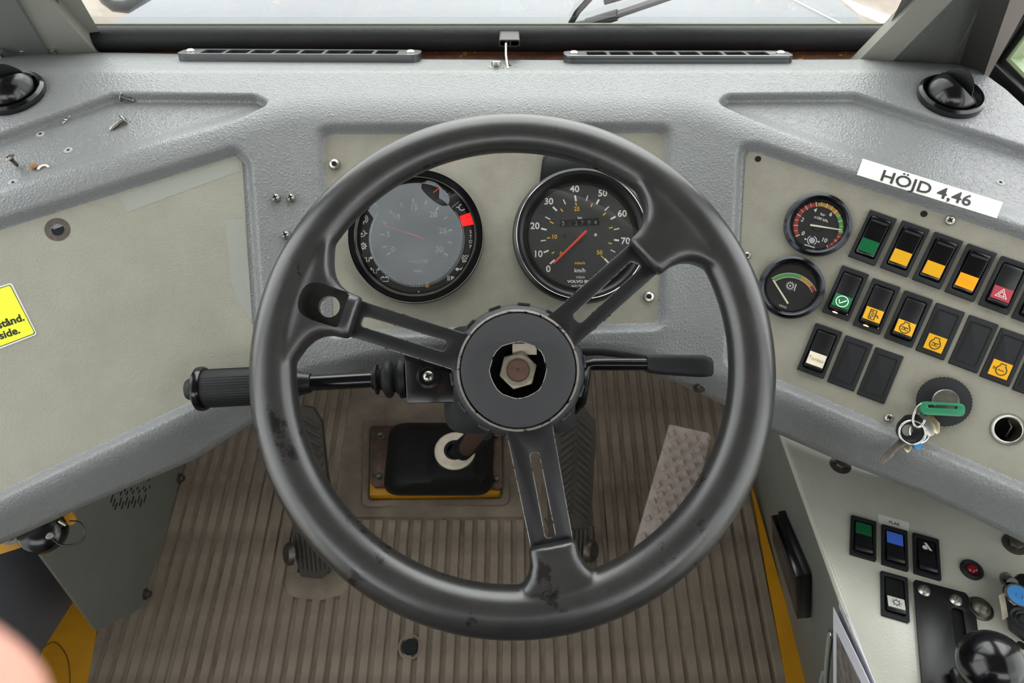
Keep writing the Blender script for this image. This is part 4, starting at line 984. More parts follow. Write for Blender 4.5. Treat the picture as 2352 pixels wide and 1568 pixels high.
# height sticker over the rolled edge above the panel
SP = pl_abc(*AR).off(.0022)
stp = [(1980, 365), (2301, 465), (2284, 506), (1966, 402)]
def surf(u, v, lift):
    x, w = xw(u, v); return P3(x, w, float(hbase(np.array(x), np.array(w))) - lift)
rows_ = []
for j in range(9):
    b = j / 8
    rows_.append([surf(stp[0][0] + (stp[1][0] - stp[0][0]) * i / 16 + (stp[3][0] - stp[0][0]) * b, stp[0][1] + (stp[1][1] - stp[0][1]) * i / 16 + (stp[3][1] - stp[0][1]) * b, .0016) for i in range(17)])
sk = thing('height_sticker', T(rows_[4][8]), 'white sticker reading HÖJD 4,46 above the switch panel', 'sticker')
vs = [p for r in rows_ for p in r]; mb = MB(); mb.add(vs, [(j * 17 + i, (j + 1) * 17 + i, (j + 1) * 17 + i + 1, j * 17 + i + 1) for j in range(8) for i in range(16)])
mb.build('paper', 'white', sk, sk.matrix_world.inverted())
# letters bend with the paper
tm = MB().text('HÖJD 4,46', 1, None, ext=0, off=.012)
xs_ = [p[0] for p in tm.v]; ys_ = [p[1] for p in tm.v]; x0, x1, y0, y1 = min(xs_), max(xs_), min(ys_), max(ys_)
bm = bmesh.new(); vv = [bm.verts.new((p[0], p[1], 0)) for p in tm.v]
for q in tm.f:
    try: bm.faces.new([vv[i] for i in q])
    except ValueError: pass
bmesh.ops.triangulate(bm, faces=bm.faces); bmesh.ops.subdivide_edges(bm, edges=bm.edges, cuts=1)
for v in bm.verts:
    a, b = (v.co.x - x0) / (x1 - x0), (v.co.y - y0) / (y1 - y0)
    u = 2026 + (2231 - 2026) * a + (1 - b) * -10 + b * 4; w = (393 + (448 - 393) * a) + (1 - b) * 30 - b * 8 + 5 * a
    v.co = surf(u, w, .0021)
me = bpy.data.meshes.new('lettering'); bm.to_mesh(me); bm.free(); me.materials.append(MT['ink']); obj('lettering', me, sk, sk.matrix_world.inverted())
# ignition switch with keys
IG = PRp.frame(2166, 922, 2466, 1030); k = (IG.col[3].to_3d() - CAM).dot(FW) / F
ig = thing('ignition_switch', IG, 'round black serrated ignition switch holding a green key', 'ignition')
sr = [(55 * k * (1 + (.035 if i % 2 else 0)) * math.cos(2 * math.pi * i / 88), 55 * k * (1 + (.035 if i % 2 else 0)) * math.sin(2 * math.pi * i / 88)) for i in range(88)]
MB().prism(sr, 0, .006).build('serrated_ring', 'black_matte', ig, bevel=.0004)
MB().lathe([(27 * k, .006), (28 * k, .010), (26 * k, .011), (25 * k, .0085), (0, .0085)], 36).build('lock_barrel', 'steel', ig)
kf = PRp.off(.028).frame(2163, 939, 2263, 944)
ky = thing('ignition_key', kf, 'green plastic key head turned in the ignition switch', 'key')
kk = (kf.col[3].to_3d() - CAM).dot(FW) / F
kp = rrect(90 * kk, 30 * kk, 13 * kk); ks = rrect(60 * kk, 7 * kk, 3 * kk, 0, 5 * kk)
MB().holed(kp, [ks], -.007, .004).build('key_head', 'key_green', ky, bevel=.0012)
MB().box((0, .002, -.014), (.010, .003, .016)).build('key_blade', 'steel', ky)
def kpt(u, v, off): return PRp.off(off).at(u, v)
def torus(c, n, R, r, name, m, parent, N=36, x=None):
    M = lookz(c, n, x); MB().tube([(R * math.cos(2 * math.pi * i / N), R * math.sin(2 * math.pi * i / N), 0) for i in range(N)], r, 8, closed=True).build(name, m, parent, parent.matrix_world.inverted() @ M, smooth=180)
kr = thing('key_ring', T(kpt(2095, 995, .02)), 'bunch of keys on split rings hanging from the green key', 'keys')
KI = kr.matrix_world.inverted()
c_ = kpt(2120, 948, .026); view = (CAM - c_).normalized()
arc_ = [kpt(u, v, .028) for u, v in ((2148, 930), (2138, 925), (2122, 925), (2108, 934), (2099, 950), (2097, 968), (2104, 980), (2116, 978), (2124, 964))]
MB().tube(smooth_path([KI @ p for p in arc_]), .0011, 10).build('linking_ring', 'chrome', kr)
def keyhead(pts, off, m, name, th=.0022): 
    fm = PRp.off(off).frame(*pts[0]); return MB().prism(on2(fm, pts), -th, 0).build(name, m, kr, KI @ fm, bevel=.0003)
keyhead(fillet([(2128, 950), (2140, 951), (2159, 972), (2158, 993), (2150, 997), (2136, 985)], 4, 3), .010, 'brass', 'brass_key_head')
keyhead(fillet([(2108, 948), (2122, 950), (2148, 978), (2146, 998), (2134, 1003), (2118, 990)], 4, 3), .014, 'steel', 'steel_key_head')
keyhead(fillet([(2094, 990), (2124, 992), (2122, 1018), (2110, 1035), (2100, 1028)], 4, 3), .012, 'key_blue', 'blue_key_head')
keyhead(fillet([(2078, 1022), (2095, 1024), (2090, 1036), (2083, 1040), (2076, 1030)], 3, 3), .010, 'brass', 'brass_key_blade')
hd_ = fillet([(2062, 972), (2080, 953), (2108, 950), (2124, 968), (2124, 996), (2112, 1014), (2090, 1022), (2070, 1012), (2058, 992)], 10, 4)
fm = PRp.off(.022).frame(2090, 985); hole = on2(fm, circ(13, 20, 2085, 988))
MB().holed(on2(fm, hd_), [hole], -.0045, 0).build('black_key_head', 'black', kr, KI @ fm, bevel=.001)
bl_ = [(2066, 1008), (2079, 1018), (2056, 1040), (2050, 1050), (2034, 1060), (2030, 1067), (2022, 1064), (2022, 1056), (2034, 1038), (2046, 1026)]
keyhead(bl_, .019, 'dull_steel', 'long_key_blade', .0016)
torus(kpt(2095, 993, .024), PRp.n, 26.5 * .70 / F, .0011, 'split_ring', 'chrome', kr)
torus(kpt(2112, 990, .016), (PRp.n + AX * .5), 26 * .70 / F, .0010, 'split_ring', 'chrome', kr)
# empty lighter socket
so_ = thing('lighter_socket', PRp.frame(2315, 986), 'empty round metal socket ring at the right edge', 'socket')
k = PRp.d(2315, 986) / F
MB().lathe([(28 * k, -.030), (28 * k, .001), (30 * k, .0016), (36 * k, .0016), (37 * k, .0008), (37 * k, 0), (29 * k, 0), (29 * k, -.030)], 40, closed=True).build('ring', 'steel', so_)
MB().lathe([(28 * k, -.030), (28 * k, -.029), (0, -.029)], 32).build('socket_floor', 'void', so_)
MB().tube([(.006, -.008, -.028), (.010, .002, -.022), (.008, .008, -.024)], .0014, 8).build('contact_spring', 'dull_steel', so_)
# panel screws
def px_screw(pl, u, v, rpx, kind=cross_screw, h=.4, name='screw'):
    r = rpx * pl.d(u, v) / F; return kind(dash, DM @ pl.frame(u, v), r, r * h * 2, name=name)
px_screw(PRp, 2181, 507, 11.5); px_screw(PRp, 2041, 959, 10.5); px_screw(PRp, 1716, 587, 9)
px_screw(PCp, 770, 379, 13, torx_screw, .45); px_screw(PCp, 1489, 682, 13, torx_screw, .45)
FACE_L = lambda u, v: Pl(P3(*xw(u, v), float(hbase(*[np.array(q) for q in xw(u, v)]))), PLF.n + PC.n)
for u, v in ((634, 456), (669, 456), (657, 541)):
    pl = FACE_L(u, v); px_screw(pl, u, v, 11, cross_screw, .7)
pl = Pl(P3(*xw(1608, 886), float(hbase(*[np.array(q) for q in xw(1608, 886)]))), PC.n); 
b_ = pt(1608, 889, pl.d(1608, 880) + .02); MB().lathe([(.0075, 0), (.0075, .001), (.005, .0012), (.0045, .004), (0, .0045)], 20).build('bolt', 'dull_steel', dash, DM @ lookz(b_, PC.n - Vector((0, 0, .8))))
# ------------------------------------------------------------------ side console, lower right
CN = Vector((0, .166, .986)).normalized()
CON = Pl(pt(1980, 1240, .806), CN)
cl = lambda v: 1805 + (v - 1005) * .364
cpt = [(cl(880), 880), (cl(1720), 1720), (2440, 1720), (2440, 1120), (2300, 1000), (2100, 880)]
con = thing('side_console', T(FLOOR.at(1850, 1500)), 'grey-green sloping side console with switches and lever, lower right', 'console')
CI = con.matrix_world.inverted()
top3 = [CON.at(u, v) for u, v in cpt]
mb = MB(); worldpoly(mb, top3, .004, CN); mb.build('top_plate', 'console', con, CI, bevel=.0012)
E0, E1 = CON.at(cl(900), 900), CON.at(cl(1720), 1720)
B0, B1 = Vector((.475, .62, .002)), Vector((.50, -.02, .002))
SIDE = Pl(E0, (E1 - E0).cross((B0 + B1) / 2 - E0))
drop = lambda P: P - CN * .003
mb = MB(); worldpoly(mb, [E0 - CN * .006, E1 - CN * .006, Vector((.50, E1.y, 0)), Vector((.478, E0.y + .12, 0))], .003); mb.build('side_panel', 'cabgrey', con, CI, smooth=0)
mb = MB(); mb.tube([E0 - CN * .005, E1 - CN * .005], .0045, 12); mb.build('folded_edge', 'console', con, CI)
# black holder on the side panel
sf = SIDE.frame(1840, 1300, 1900, 1460)
hq = [(1804, 1170), (1822, 1176), (1878, 1312), (1880, 1416), (1868, 1420), (1808, 1232)]
hb = thing('document_holder', sf, 'flat black plastic holder on the inner side of the console', 'holder')
MB().prism(on2(sf, [(1806, 1170), (1868, 1318), (1868, 1418), (1808, 1232)]), 0, .012).build('back_shell', 'black', hb, bevel=.0015)
MB().prism(on2(sf, [(1812, 1176), (1874, 1318), (1874, 1416), (1814, 1234)]), .013, .024).build('front_shell', 'black_gloss', hb, bevel=.0015)
# papers in the pocket
for i, (pts, off, lab) in enumerate((([(1928, 1372), (2014, 1575), (2030, 1640), (1940, 1640), (1928, 1440)], .004, 'white paper sheet with blue handwriting behind the photo print'), ([(1915, 1394), (2002, 1575), (2030, 1640), (1915, 1640)], .010, 'white-bordered dark photo print in the console pocket'))):
    pf = SIDE.off(off).frame(1950, 1500, 1980, 1560)
    pp_ = thing('paper_sheet' if i == 0 else 'photo_sheet', pf, lab, 'paper')
    MB().prism(on2(pf, pts), 0, .0006).build('sheet', 'paper', pp_, smooth=0)
    if i == 1: MB().prism(on2(pf, [(1923, 1452), (1976, 1560), (2010, 1640), (1923, 1640)]), .0006, .0008).build('printed_picture', 'photo_print', pp_, smooth=0)
    else:
        mb = MB()
        for q in range(5): mb.ribbon(on2(pf, [(1942 + q * 4, 1408 + q * 14), (1946 + q * 4, 1412 + q * 14), (1944 + q * 4, 1418 + q * 14)]), .0007, .0006, .0002)
        mb.build('handwriting', mat('blue_ink', (70, 80, 140), .6), pp_, smooth=0)
cdp = [SIDE.off(.006).at(u, v) for u, v in ((1907, 1456), (1904, 1475), (1900, 1510), (1897, 1550), (1896, 1600))]
co = thing('braided_cord', T(cdp[0]), 'thin grey braided cord hanging beside the papers', 'cord')
MB().tube(cdp, .0028, 10).build('cord', 'cord', co, co.matrix_world.inverted())
MB().tube([SIDE.off(.006).at(u, v) for u, v in ((1892, 1545), (1888, 1560), (1886, 1600))], .0034, 8).build('frayed_end', 'cord', co, co.matrix_world.inverted())
torus(cdp[0], SIDE.n, .004, .0012, 'clip_ring', 'chrome', co, 20)
# console switches
def CF(u, v): return CON.frame(u, v, u + 57, v + 16)
GC = 'rocker switches on the side console'
rocker(CF(1981, 1237), 'black console rocker with green lens at its top', 'green_dark', None, 'ink', 'on', GC, top_lens=True)
rocker(CF(2053, 1259), 'black console rocker with blue lens under the FLAK label', 'blue_lens', None, 'ink', 'on', GC, top_lens=True)
rocker(CF(2126, 1279), 'black console rocker with white tipping symbol', 'black_gloss', 'tipper', 'mark', 'on', GC, top_lens=True)
rocker(CF(2053, 1371), 'black console rocker with white sun symbol, alone in the lower row', 'white', 'sun', 'ink', 'on', GC)
lf = CON.frame(2052, 1200, 2109, 1216)
lb = thing('switch_label', lf, 'small white FLAK label above the blue-lensed console rocker', 'label')
MB().prism(fillet(on2(lf, [(2017, 1180), (2088, 1200), (2087, 1221), (2017, 1201)]), .002), 0, .0004).build('paper', 'white', lb)
MB().text('FLAK', .0052, T((.001, -.001, .0005)), ext=.0001).build('lettering', 'ink', lb)
# bolts on the console
def hexbolt(u, v, r, parent, PI, pl, nm='bolt', wash=1.7, h=.006):
    fm = pl.frame(u, v); k = pl.d(u, v) / F
    b = MB().prism(circ(r * k, 6, a0=.3), .001, h).build(nm, 'dull_steel', parent, PI @ fm, bevel=.001)
    MB().lathe([(r * wash * k, 0), (r * wash * k, .0008), (r * .9 * k, .0016)], 28).build('washer', 'dull_steel', b)
    return b
hexbolt(1930, 1068, 14, con, CI, CON); hexbolt(2205, 1152, 16, con, CI, CON); hexbolt(2330, 1250, 16, con, CI, CON)
fm = CON.frame(2250, 1398); k = CON.d(2250, 1398) / F
MB().lathe([(29 * k, 0), (29 * k, .001), (22 * k, .0018), (18 * k, .006), (10 * k, .009), (0, .0095)], 32).build('domed_bolt', 'dull_steel', con, CI @ fm)
fm = CON.frame(2231, 1309); k = CON.d(2231, 1309) / F
ind = thing('indicator_lamp', fm, 'small round red indicator lamp in a black ring on the console', 'lamp')
MB().lathe([(10 * k, 0), (25 * k, 0), (25 * k, .002), (20 * k, .004), (13 * k, .003), (11 * k, .001)], 32, closed=True).build('ring', 'black_matte', ind)
MB().lathe([(13 * k, .0005), (12 * k, .0035), (8 * k, .0055), (0, .0065)], 24).build('lens', mat('dark_red_lens', (120, 14, 22), .12), ind)
fm = CON.frame(2345, 1482); MB().lathe([(9 * k, .0001), (9 * k, .0003), (0, .0003)], 20).build('bolt_hole', 'void', con, CI @ fm)
# lever gate with ball knob
gf_ = CON.frame(2150, 1450, 2207, 1466)
gt_ = thing('lever_gate', gf_, 'black metal gate plate with a slot under the ball knob', 'plate')
gp_ = on2(gf_, [(2094, 1340), (2098, 1336), (2212, 1366), (2220, 1376), (2221, 1402), (2237, 1420), (2242, 1462), (2262, 1640), (2118, 1640)])
sl_ = on2(gf_, fillet([(2178, 1398), (2206, 1406), (2222, 1520), (2226, 1590), (2200, 1590), (2196, 1540)], 9, 4))
MB().holed(gp_, [sl_], .002, .006).build('plate', 'black', gt_, bevel=.0008)
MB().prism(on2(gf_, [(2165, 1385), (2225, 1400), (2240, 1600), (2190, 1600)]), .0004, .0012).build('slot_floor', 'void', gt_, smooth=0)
for u, v in ((2122, 1356), (2195, 1378)):
    q = on(gf_, u, v, .006); k = CON.d(u, v) / F
    r_ = MB().lathe([(14 * k, 0), (14 * k, .001), (10 * k, .0032), (5 * k, .0035), (4.5 * k, .0015), (0, .0015)], 24).build('rivet', 'steel', gt_, T(q))
kn_c = pt(2277, 1524, .635)
lv = thing('ball_lever', T(CON.at(2215, 1500)), 'glossy black ball knob on a lever, bottom right corner', 'lever')
LI = lv.matrix_world.inverted()
mb = MB(); R_ = .0275
mb.lathe([(R_ * math.sin(math.pi * i / 20), -R_ * math.cos(math.pi * i / 20)) for i in range(21)], 40); mb.build('ball_knob', 'black_gloss', lv, LI @ T(kn_c), smooth=180)
MB().tube([LI @ CON.at(2212, 1560, -.03), LI @ (kn_c + Vector((0, 0, -.02)))], .007, 14).build('rod', 'dull_steel', lv)
kb = CON.at(2215, 1568, .008); MB().box((0, 0, .006), (.034, .016, .012)).build('lever_foot', 'black', lv, LI @ fr(kb, AX, CN), bevel=.003)
# radio remote with blue button
rf = CON.frame(2340, 1400, 2397, 1416, .004)
rm = thing('push_button_box', rf, 'black control box with round blue button at the right edge', 'remote')
def ro(pts, z): return on2(rf, pts, z)
MB().prism(fillet(ro([(2298, 1352), (2322, 1334), (2362, 1338), (2420, 1358), (2420, 1500), (2352, 1478), (2312, 1448)], .0), .006), 0, .020).build('housing', 'black', rm, bevel=.004)
k = .74 / F
for (u, v, r, m1, nm) in ((2339, 1369, 25, MT['blue_lens'], 'blue_button'), (2350, 1424, 28, MT['black_matte'], 'black_button')):
    q = on(rf, u, v, .020)
    if nm == 'blue_button':
        MB().lathe([(r * k, 0), ((r + 4) * k, 0), ((r + 4) * k, .002), (r * k, .002)], 36, T(q), closed=True).build('button_ring', 'chrome', rm)
        b_ = MB().lathe([(r * k, 0), (r * k, .0018), (8 * k, .0018), (7 * k, .0010), (6 * k, .0018), (0, .0018)], 36, T(q)).build(nm, mat('sky_blue_button', (70, 140, 205), .4), rm)
    else: MB().lathe([(r * k, 0), (r * k, .002), (22 * k, .001), (18 * k, .003), (14 * k, .001), (9 * k, .003), (0, .003)], 36, T(q)).build(nm, m1, rm)
MB().prism(ro([(2294, 1368), (2304, 1364), (2313, 1418), (2303, 1424)], .012), .012, .0145).build('side_label', 'cream', rm, smooth=0)
MB().tube([on(rf, 2310, 1326, .0), on(rf, 2312, 1332, .012), on(rf, 2325, 1340, .02)], .006, 10).build('cable_gland', 'black_gloss', rm)
# ------------------------------------------------------------------ footwell: pedals, shaft boot, kick panel
def incl(u, v, z, deg):
    P = Pl((0, 0, z), (0, 0, 1)).at(u, v); d = Vector((0, math.cos(math.radians(deg)), math.sin(math.radians(deg))))
    return Pl(P, AX.cross(d))
def pedal(name, label, pl, outline, th, m='pedal'):
    c = outline[0]; fm = pl.frame(*c); t = thing(name, fm, label, 'pedal')
    MB().prism(fillet(on2(fm, outline), .008), -th, 0).build('pad', m, t, bevel=.003)
    return t, fm
LPP = incl(725, 1322, .03, 33)
ol = [(690, 1326), (672, 1262), (668, 1170), (660, 1020), (668, 950), (692, 930), (718, 936), (738, 968), (750, 1090), (770, 1200), (775, 1270), (762, 1306), (738, 1330)]
t, fm = pedal('brake_pedal', 'ribbed dark rubber pedal half hidden left behind the wheel rim', LPP, ol, .02)
for i in range(9):
    v = 958 + i * 21
    MB().tube([on(fm, 694 + i * 1.6, v, .001), on(fm, 734 + i * 1.6, v + 24, .001)], .0042, 6, flat=.6).build('slanted_rib', 'pedal', t)
    MB().tube([on(fm, 690 + i * 1.6, v, .001), on(fm, 664 + i * 1.2, v + 22, .001)], .0042, 6, flat=.6).build('slanted_rib', 'pedal', t)
for i in range(8):
    MB().tube([on(fm, 682 + i * 10.5, 1225 - i * 1, .001), on(fm, 692 + i * 10, 1312 - abs(i - 3) * 2, .001)], .0032, 6, flat=.7).build('straight_rib', 'pedal', t)
MB().lathe([(.020, -.004), (.020, .002), (.016, .006), (0, .007)], 24).build('pivot_cap', 'dull_steel', t, t.matrix_world.inverted() @ lookz(pt(664, 1272, 1.30), (-.8, -.3, .5)))
MPP = incl(1300, 1300, .03, 36)
om = [(1285, 1320), (1262, 1250), (1256, 1100), (1262, 1000), (1282, 948), (1310, 930), (1345, 938), (1368, 966), (1369, 1010), (1362, 1130), (1356, 1230), (1346, 1300), (1330, 1322)]
t, fm = pedal('clutch_pedal', 'dark rubber pedal with chevron ribs right of the lower spoke', MPP, om, .022)
for i in range(14):
    v = 960 + i * 16.2; a = 1325 - i * .9
    MB().tube([on(fm, a + 4, v, .001), on(fm, 1361 - i * .9, v + 27, .001)], .0036, 6, flat=.6).build('chevron_rib', 'pedal', t)
    MB().tube([on(fm, a - 4, v, .001), on(fm, 1283 + i * .6, v + 24, .001)], .0036, 6, flat=.6).build('chevron_rib', 'pedal', t)
MB().text('WABCO', .0235, T(on(fm, 1308, 1202, .0002)), off=.0006, ext=.0006).build('raised_lettering', 'pedal', t)
for i in range(8): MB().tube([on(fm, 1276 + i * 10, 1214, .001), on(fm, 1282 + i * 8.4, 1305, .001)], .0030, 6, flat=.7).build('straight_rib', 'pedal', t)
MB().lathe([(.020, -.004), (.020, .002), (.016, .006), (0, .007)], 24).build('pivot_cap', 'dull_steel', t, t.matrix_world.inverted() @ lookz(pt(1358, 1265, 1.30), (.8, -.3, .5)))
APP = incl(1490, 1296, .025, 40)
oa = [(1538, 975), (1628, 994), (1634, 1003), (1597, 1145), (1548, 1310), (1440, 1310), (1452, 1270)]
fm = APP.frame(1540, 1130, 1612, 1149)
t = thing('accelerator_pedal', fm, 'grey metal accelerator pedal studded with raised diamonds', 'pedal')
MB().prism(fillet(on2(fm, oa), [.004, .006, .006, .004, 0, 0, .004]), -.006, 0).build('plate', 'alu', t, bevel=.0015)
stud = MB().prism([(-.0058, -.0058), (.0058, -.0058), (.0058, .0058), (-.0058, .0058)], 0, .0055, taper=.0016).mesh('stud', 'alu', smooth=0)
for i in range(15):
    if i == 11: continue
    for j in range(4 if i % 2 == 0 else 3):
        x = 1078 - 15 * i + (35 if i % 2 else 0) + j * 71; y = 318 + 53.5 * i + (7 if i % 2 else 0) + j * 18.5
        u, v = 1150 + x / 2.75, 880 + y / 2.75
        if v > 1300: continue
        q = on(fm, u, v); obj('stud', stud, t, T(q) @ Rz(.72))
# shaft boot in the floor
bz = Pl((0, 0, .028), (0, 0, 1))
bt = thing('shaft_boot', T(FLOOR.at(1005, 1080)), 'square black rubber steering shaft boot with cream ring on the floor', 'boot')
BI = bt.matrix_world.inverted()
bp = lambda u, v, z: BI @ Pl((0, 0, z), (0, 0, 1)).at(u, v)
def b2(pts, z): return [tuple(bp(u, v, z)[:2]) for u, v in pts]
rim_ = b2([(836, 968), (1172, 968), (1168, 1160), (832, 1164)], .006)
MB().holed(fillet(rim_, .012), [fillet(b2([(850, 980), (1158, 980), (1154, 1146), (846, 1149)], .008), .006)], 0, .010).build('mat_cutout_rim', 'mat', bt, bevel=.003)
MB().prism(b2([(853, 1104), (1154, 1104), (1148, 1138), (851, 1144)], .012), .002, .026).build('yellow_base', 'yellow', bt, bevel=.002)
MB().prism(b2([(856, 984), (1152, 984), (1150, 1108), (856, 1108)], .012), .002, .025).build('steel_base', 'rust_bracket', bt, bevel=.002)
for side, pts in (('l', [(856, 984), (905, 984), (905, 1112), (898, 1120), (862, 1120), (853, 1108)]), ('r', [(1128, 984), (1152, 984), (1155, 1118), (1146, 1126), (1120, 1122), (1126, 1100)])):
    br = MB().prism(fillet(b2(pts, .030), .004), .027, .034).build('clamp_bracket', 'rust_bracket', bt, bevel=.001)
    for u, v in (((873, 998), (870, 1094)) if side == 'l' else ((1140, 1000), (1140, 1100))):
        MB().lathe([(.0085, .034), (.0085, .035), (.006, .036), (.0055, .041), (.003, .042), (0, .042)], 18).build('bracket_bolt', 'dull_steel', br, T(bp(u, v, .036).xy.to_3d()))
loops = []
def rl(c0, c1, z, r):
    (a, b), (c, d) = b2([c0], z)[0], b2([c1], z)[0]
    return [(x, y, z) for x, y in fillet([(a, d), (c, d), (c, b), (a, b)], r, 7)]
loops = [rl((898, 975), (1132, 1134), .03, .03), rl((896, 970), (1132, 1138), .045, .034), rl((903, 972), (1124, 1128), .075, .036), rl((922, 980), (1112, 1112), .092, .036)]
rc = ring_c; rcl = BI @ rc
n_ = len(loops[0])
base_ang = [math.atan2(p[1] - (loops[0][0][1] + loops[0][n_ // 2][1]) / 2, p[0] - (loops[0][0][0] + loops[0][n_ // 2][0]) / 2) for p in loops[0]]
for r_, z_ in ((.062, .106), (.050, .118), (.040, .138), (.036, .144)):
    f_ = min(1, (z_ - .09) / .05)
    cxx = rcl.x; cyy = rcl.y
    loops.append([(cxx + r_ * math.cos(a), cyy + r_ * math.sin(a), z_) for a in base_ang])
MB().loft(loops).build('rubber_boot', 'rubber', bt, smooth=60)
MB().lathe([(.020, .004), (.0195, -.004), (.033, -.006), (.0365, -.002), (.0365, .002), (.033, .006), (.0235, .004)], 40, closed=True).build('cream_ring', 'cream', bt, T(rcl))
MB().lathe([(.014, .0), (.020, -.002), (.0205, .003), (.0165, .004), (.014, .002)], 32, closed=True).build('seal', 'rubber', bt, T(rcl))
# kick panel on the left
KP = Pl((-.65, 0, 0), (1, 0, 0))
kf = fr(Vector((-.65, .5, 0)), Vector((0, 1, 0)), (1, 0, 0))
kpn = thing('kick_panel', kf, 'plain grey metal kick panel with vent slits, lower left', 'panel')
kq = [(43, 1205), (150, 1130), (392, 1040), (440, 1000), (432, 1048), (414, 1100), (330, 1372), (324, 1396), (223, 1449)]
kl = on2(kf, kq); kl = [(x, max(y, .001)) for x, y in kl]
MB().prism(kl, -.004, 0).build('panel', 'cabgrey', kpn, smooth=0)
slit = [((1350, 475), 60)]
rows_k = [(1315, 535, 1), (1345, 575, 1), (1360, 620, 1)]
sl_px = []
for a, b, cnt, dx in (((1690, 300), (1680, 338), 2, 62), ((1400, 425), (1385, 462), 6, 73), ((1428, 455), (1408, 500), 5, 72), ((1325, 490), (1298, 585), 1, 0), ((1350, 538), (1322, 630), 1, 0), ((1375, 580), (1345, 668), 1, 0), ((1425, 525), (1400, 620), 5, 72), ((1450, 568), (1425, 662), 4, 72)):
    for c in range(cnt): sl_px.append(((a[0] + c * dx, a[1] - c * 9), (b[0] + c * dx, b[1] - c * 9)))
for a, b in sl_px:
    p = [(q[0] / 5.113, 1040 + q[1] / 5.113) for q in (a, b)]
    q0, q1 = on(kf, *p[0]), on(kf, *p[1])
    MB().ribbon([q0, q1], .0030, 0, .0006).build('vent_slit', 'void', kpn, smooth=0)
for u, v in ((411, 1098), (333, 1364)):
    q = on(kf, u, v); MB().lathe([(.010, 0), (.010, .003), (.006, .005), (.0055, .010), (0, .0105)], 20).build('bolt', 'dull_steel', kpn, T(q))
# yellow cab frame seen under the dashboard, with a capped socket
yp_ = Pl(pt(110, 1215, .86), (.15, -.5, .85)); yf = yp_.frame(60, 1235)
yl = thing('frame_bracket', yf, 'yellow painted steel bracket under the left dashboard end', 'bracket')
MB().prism(on2(yf, [(-120, 1260), (52, 1212), (78, 1248), (-120, 1310)]), -.004, 0).build('bracket_plate', 'yellow', yl, smooth=0)
MB().prism(on2(yf, [(138, 1174), (160, 1168), (174, 1192), (170, 1203), (158, 1207)]), -.004, 0).build('bracket_tab', 'yellow', yl, smooth=0)
MB().prism(on2(yf, [(366, 1080), (386, 1070), (388, 1078)]), -.05, -.046).build('bracket_edge', 'yellow', yl, smooth=0)
cpn = yp_.n; cc = yp_.at(105, 1218, .016)
cp_ = thing('capped_socket', lookz(cc, cpn * .7 + (CAM - cc).normalized() * .5), 'round black socket cap with a thin wire loop, lower left', 'cap')
k = .85 / F
MB().lathe([(50 * k, -.025), (50 * k, -.008), (46 * k, -.004), (44 * k, .001), (36 * k, .004), (12 * k, .005), (0, .005)], 40).build('cap', 'black_gloss', cp_)
q = cp_.matrix_world.inverted() @ pt(112, 1231, .835)
MB().lathe([(9 * k, .003), (9 * k, .008), (7 * k, .009), (0, .009)], 20, T((q.x, q.y, 0))).build('rivet', 'steel', cp_)
wl_ = [pt(u, v, .84) for u, v in ((120, 1236), (138, 1250), (165, 1251), (188, 1240), (194, 1222), (188, 1204), (176, 1197), (160, 1196))]
MB().tube(smooth_path([cp_.matrix_world.inverted() @ p for p in wl_]), .0010, 8).build('wire_loop', 'black', cp_)
q = cp_.matrix_world.inverted() @ pt(152, 1205, .85); MB().tube([q, q + Vector((.008, .004, 0))], .002, 8).build('loop_hook', 'steel', cp_)
b_ = yp_.at(24, 1222, .006); MB().lathe([(.014, -.004), (.014, -.003), (.0095, -.002), (.009, .006), (.004, .0065), (0, .004)], 20).build('bolt', 'dull_steel', yl, yl.matrix_world.inverted() @ lookz(b_, yp_.n))
# yellow sills beside the mat
mb = MB(); q = [tuple(FLOOR.at(u, v)[:2]) for u, v in ((228, 1440), (205, 1568), (185, 1720))]
mb.prism([q[0], q[1], q[2], (q[2][0], -.8), (-.90, -.8), (-.85, .42), (q[0][0], .50)], -.01, .006)
sl9 = struct('trim_9', mb, 'yellow', 'yellow painted door sill at the lower left', smooth=0)
sp = Pl((0, 0, .006), (0, 0, 1)); q = [sp.at(u, v) for u, v in ((85, 1500), (122, 1474), (150, 1500), (160, 1540), (160, 1600))]
MB().tube(smooth_path(q), .0012, 6).build('sill_seam', mat('dark_yellow_seam', (110, 76, 20), .6), sl9)
mb = MB(); q = [tuple(FLOOR.at(u, v)[:2]) for u, v in ((1722, 1110), (1803, 1568), (1830, 1720), (1900, 1720), (1853, 1568), (1737, 1155))]
mb.prism(q, -.01, .007); struct('trim_10', mb, 'yellow', 'yellow floor strip along the foot of the console', smooth=0)
# ------------------------------------------------------------------ small things on the dashboard
def surfp(u, v, lift=0): return surf2(u, v, lift)
def hfull(x, w):
    """height field of the finished moulding at one place"""
    i = int(round((x - xs[0]) / (xs[1] - xs[0]))); i = max(0, min(NX - 1, i)); col = WW[:, i]
    return float(np.interp(-w, -col, HH[:, i]))
def surf2(u, v, lift=0):
    xr, yr = (u - CX) / F, (CY - v) / F; h = .78
    for _ in range(60): h = .5 * h + .5 * hfull(xr * h, yr * h)
    return CAM + ray(u, v) * h + Vector((0, 0, lift))
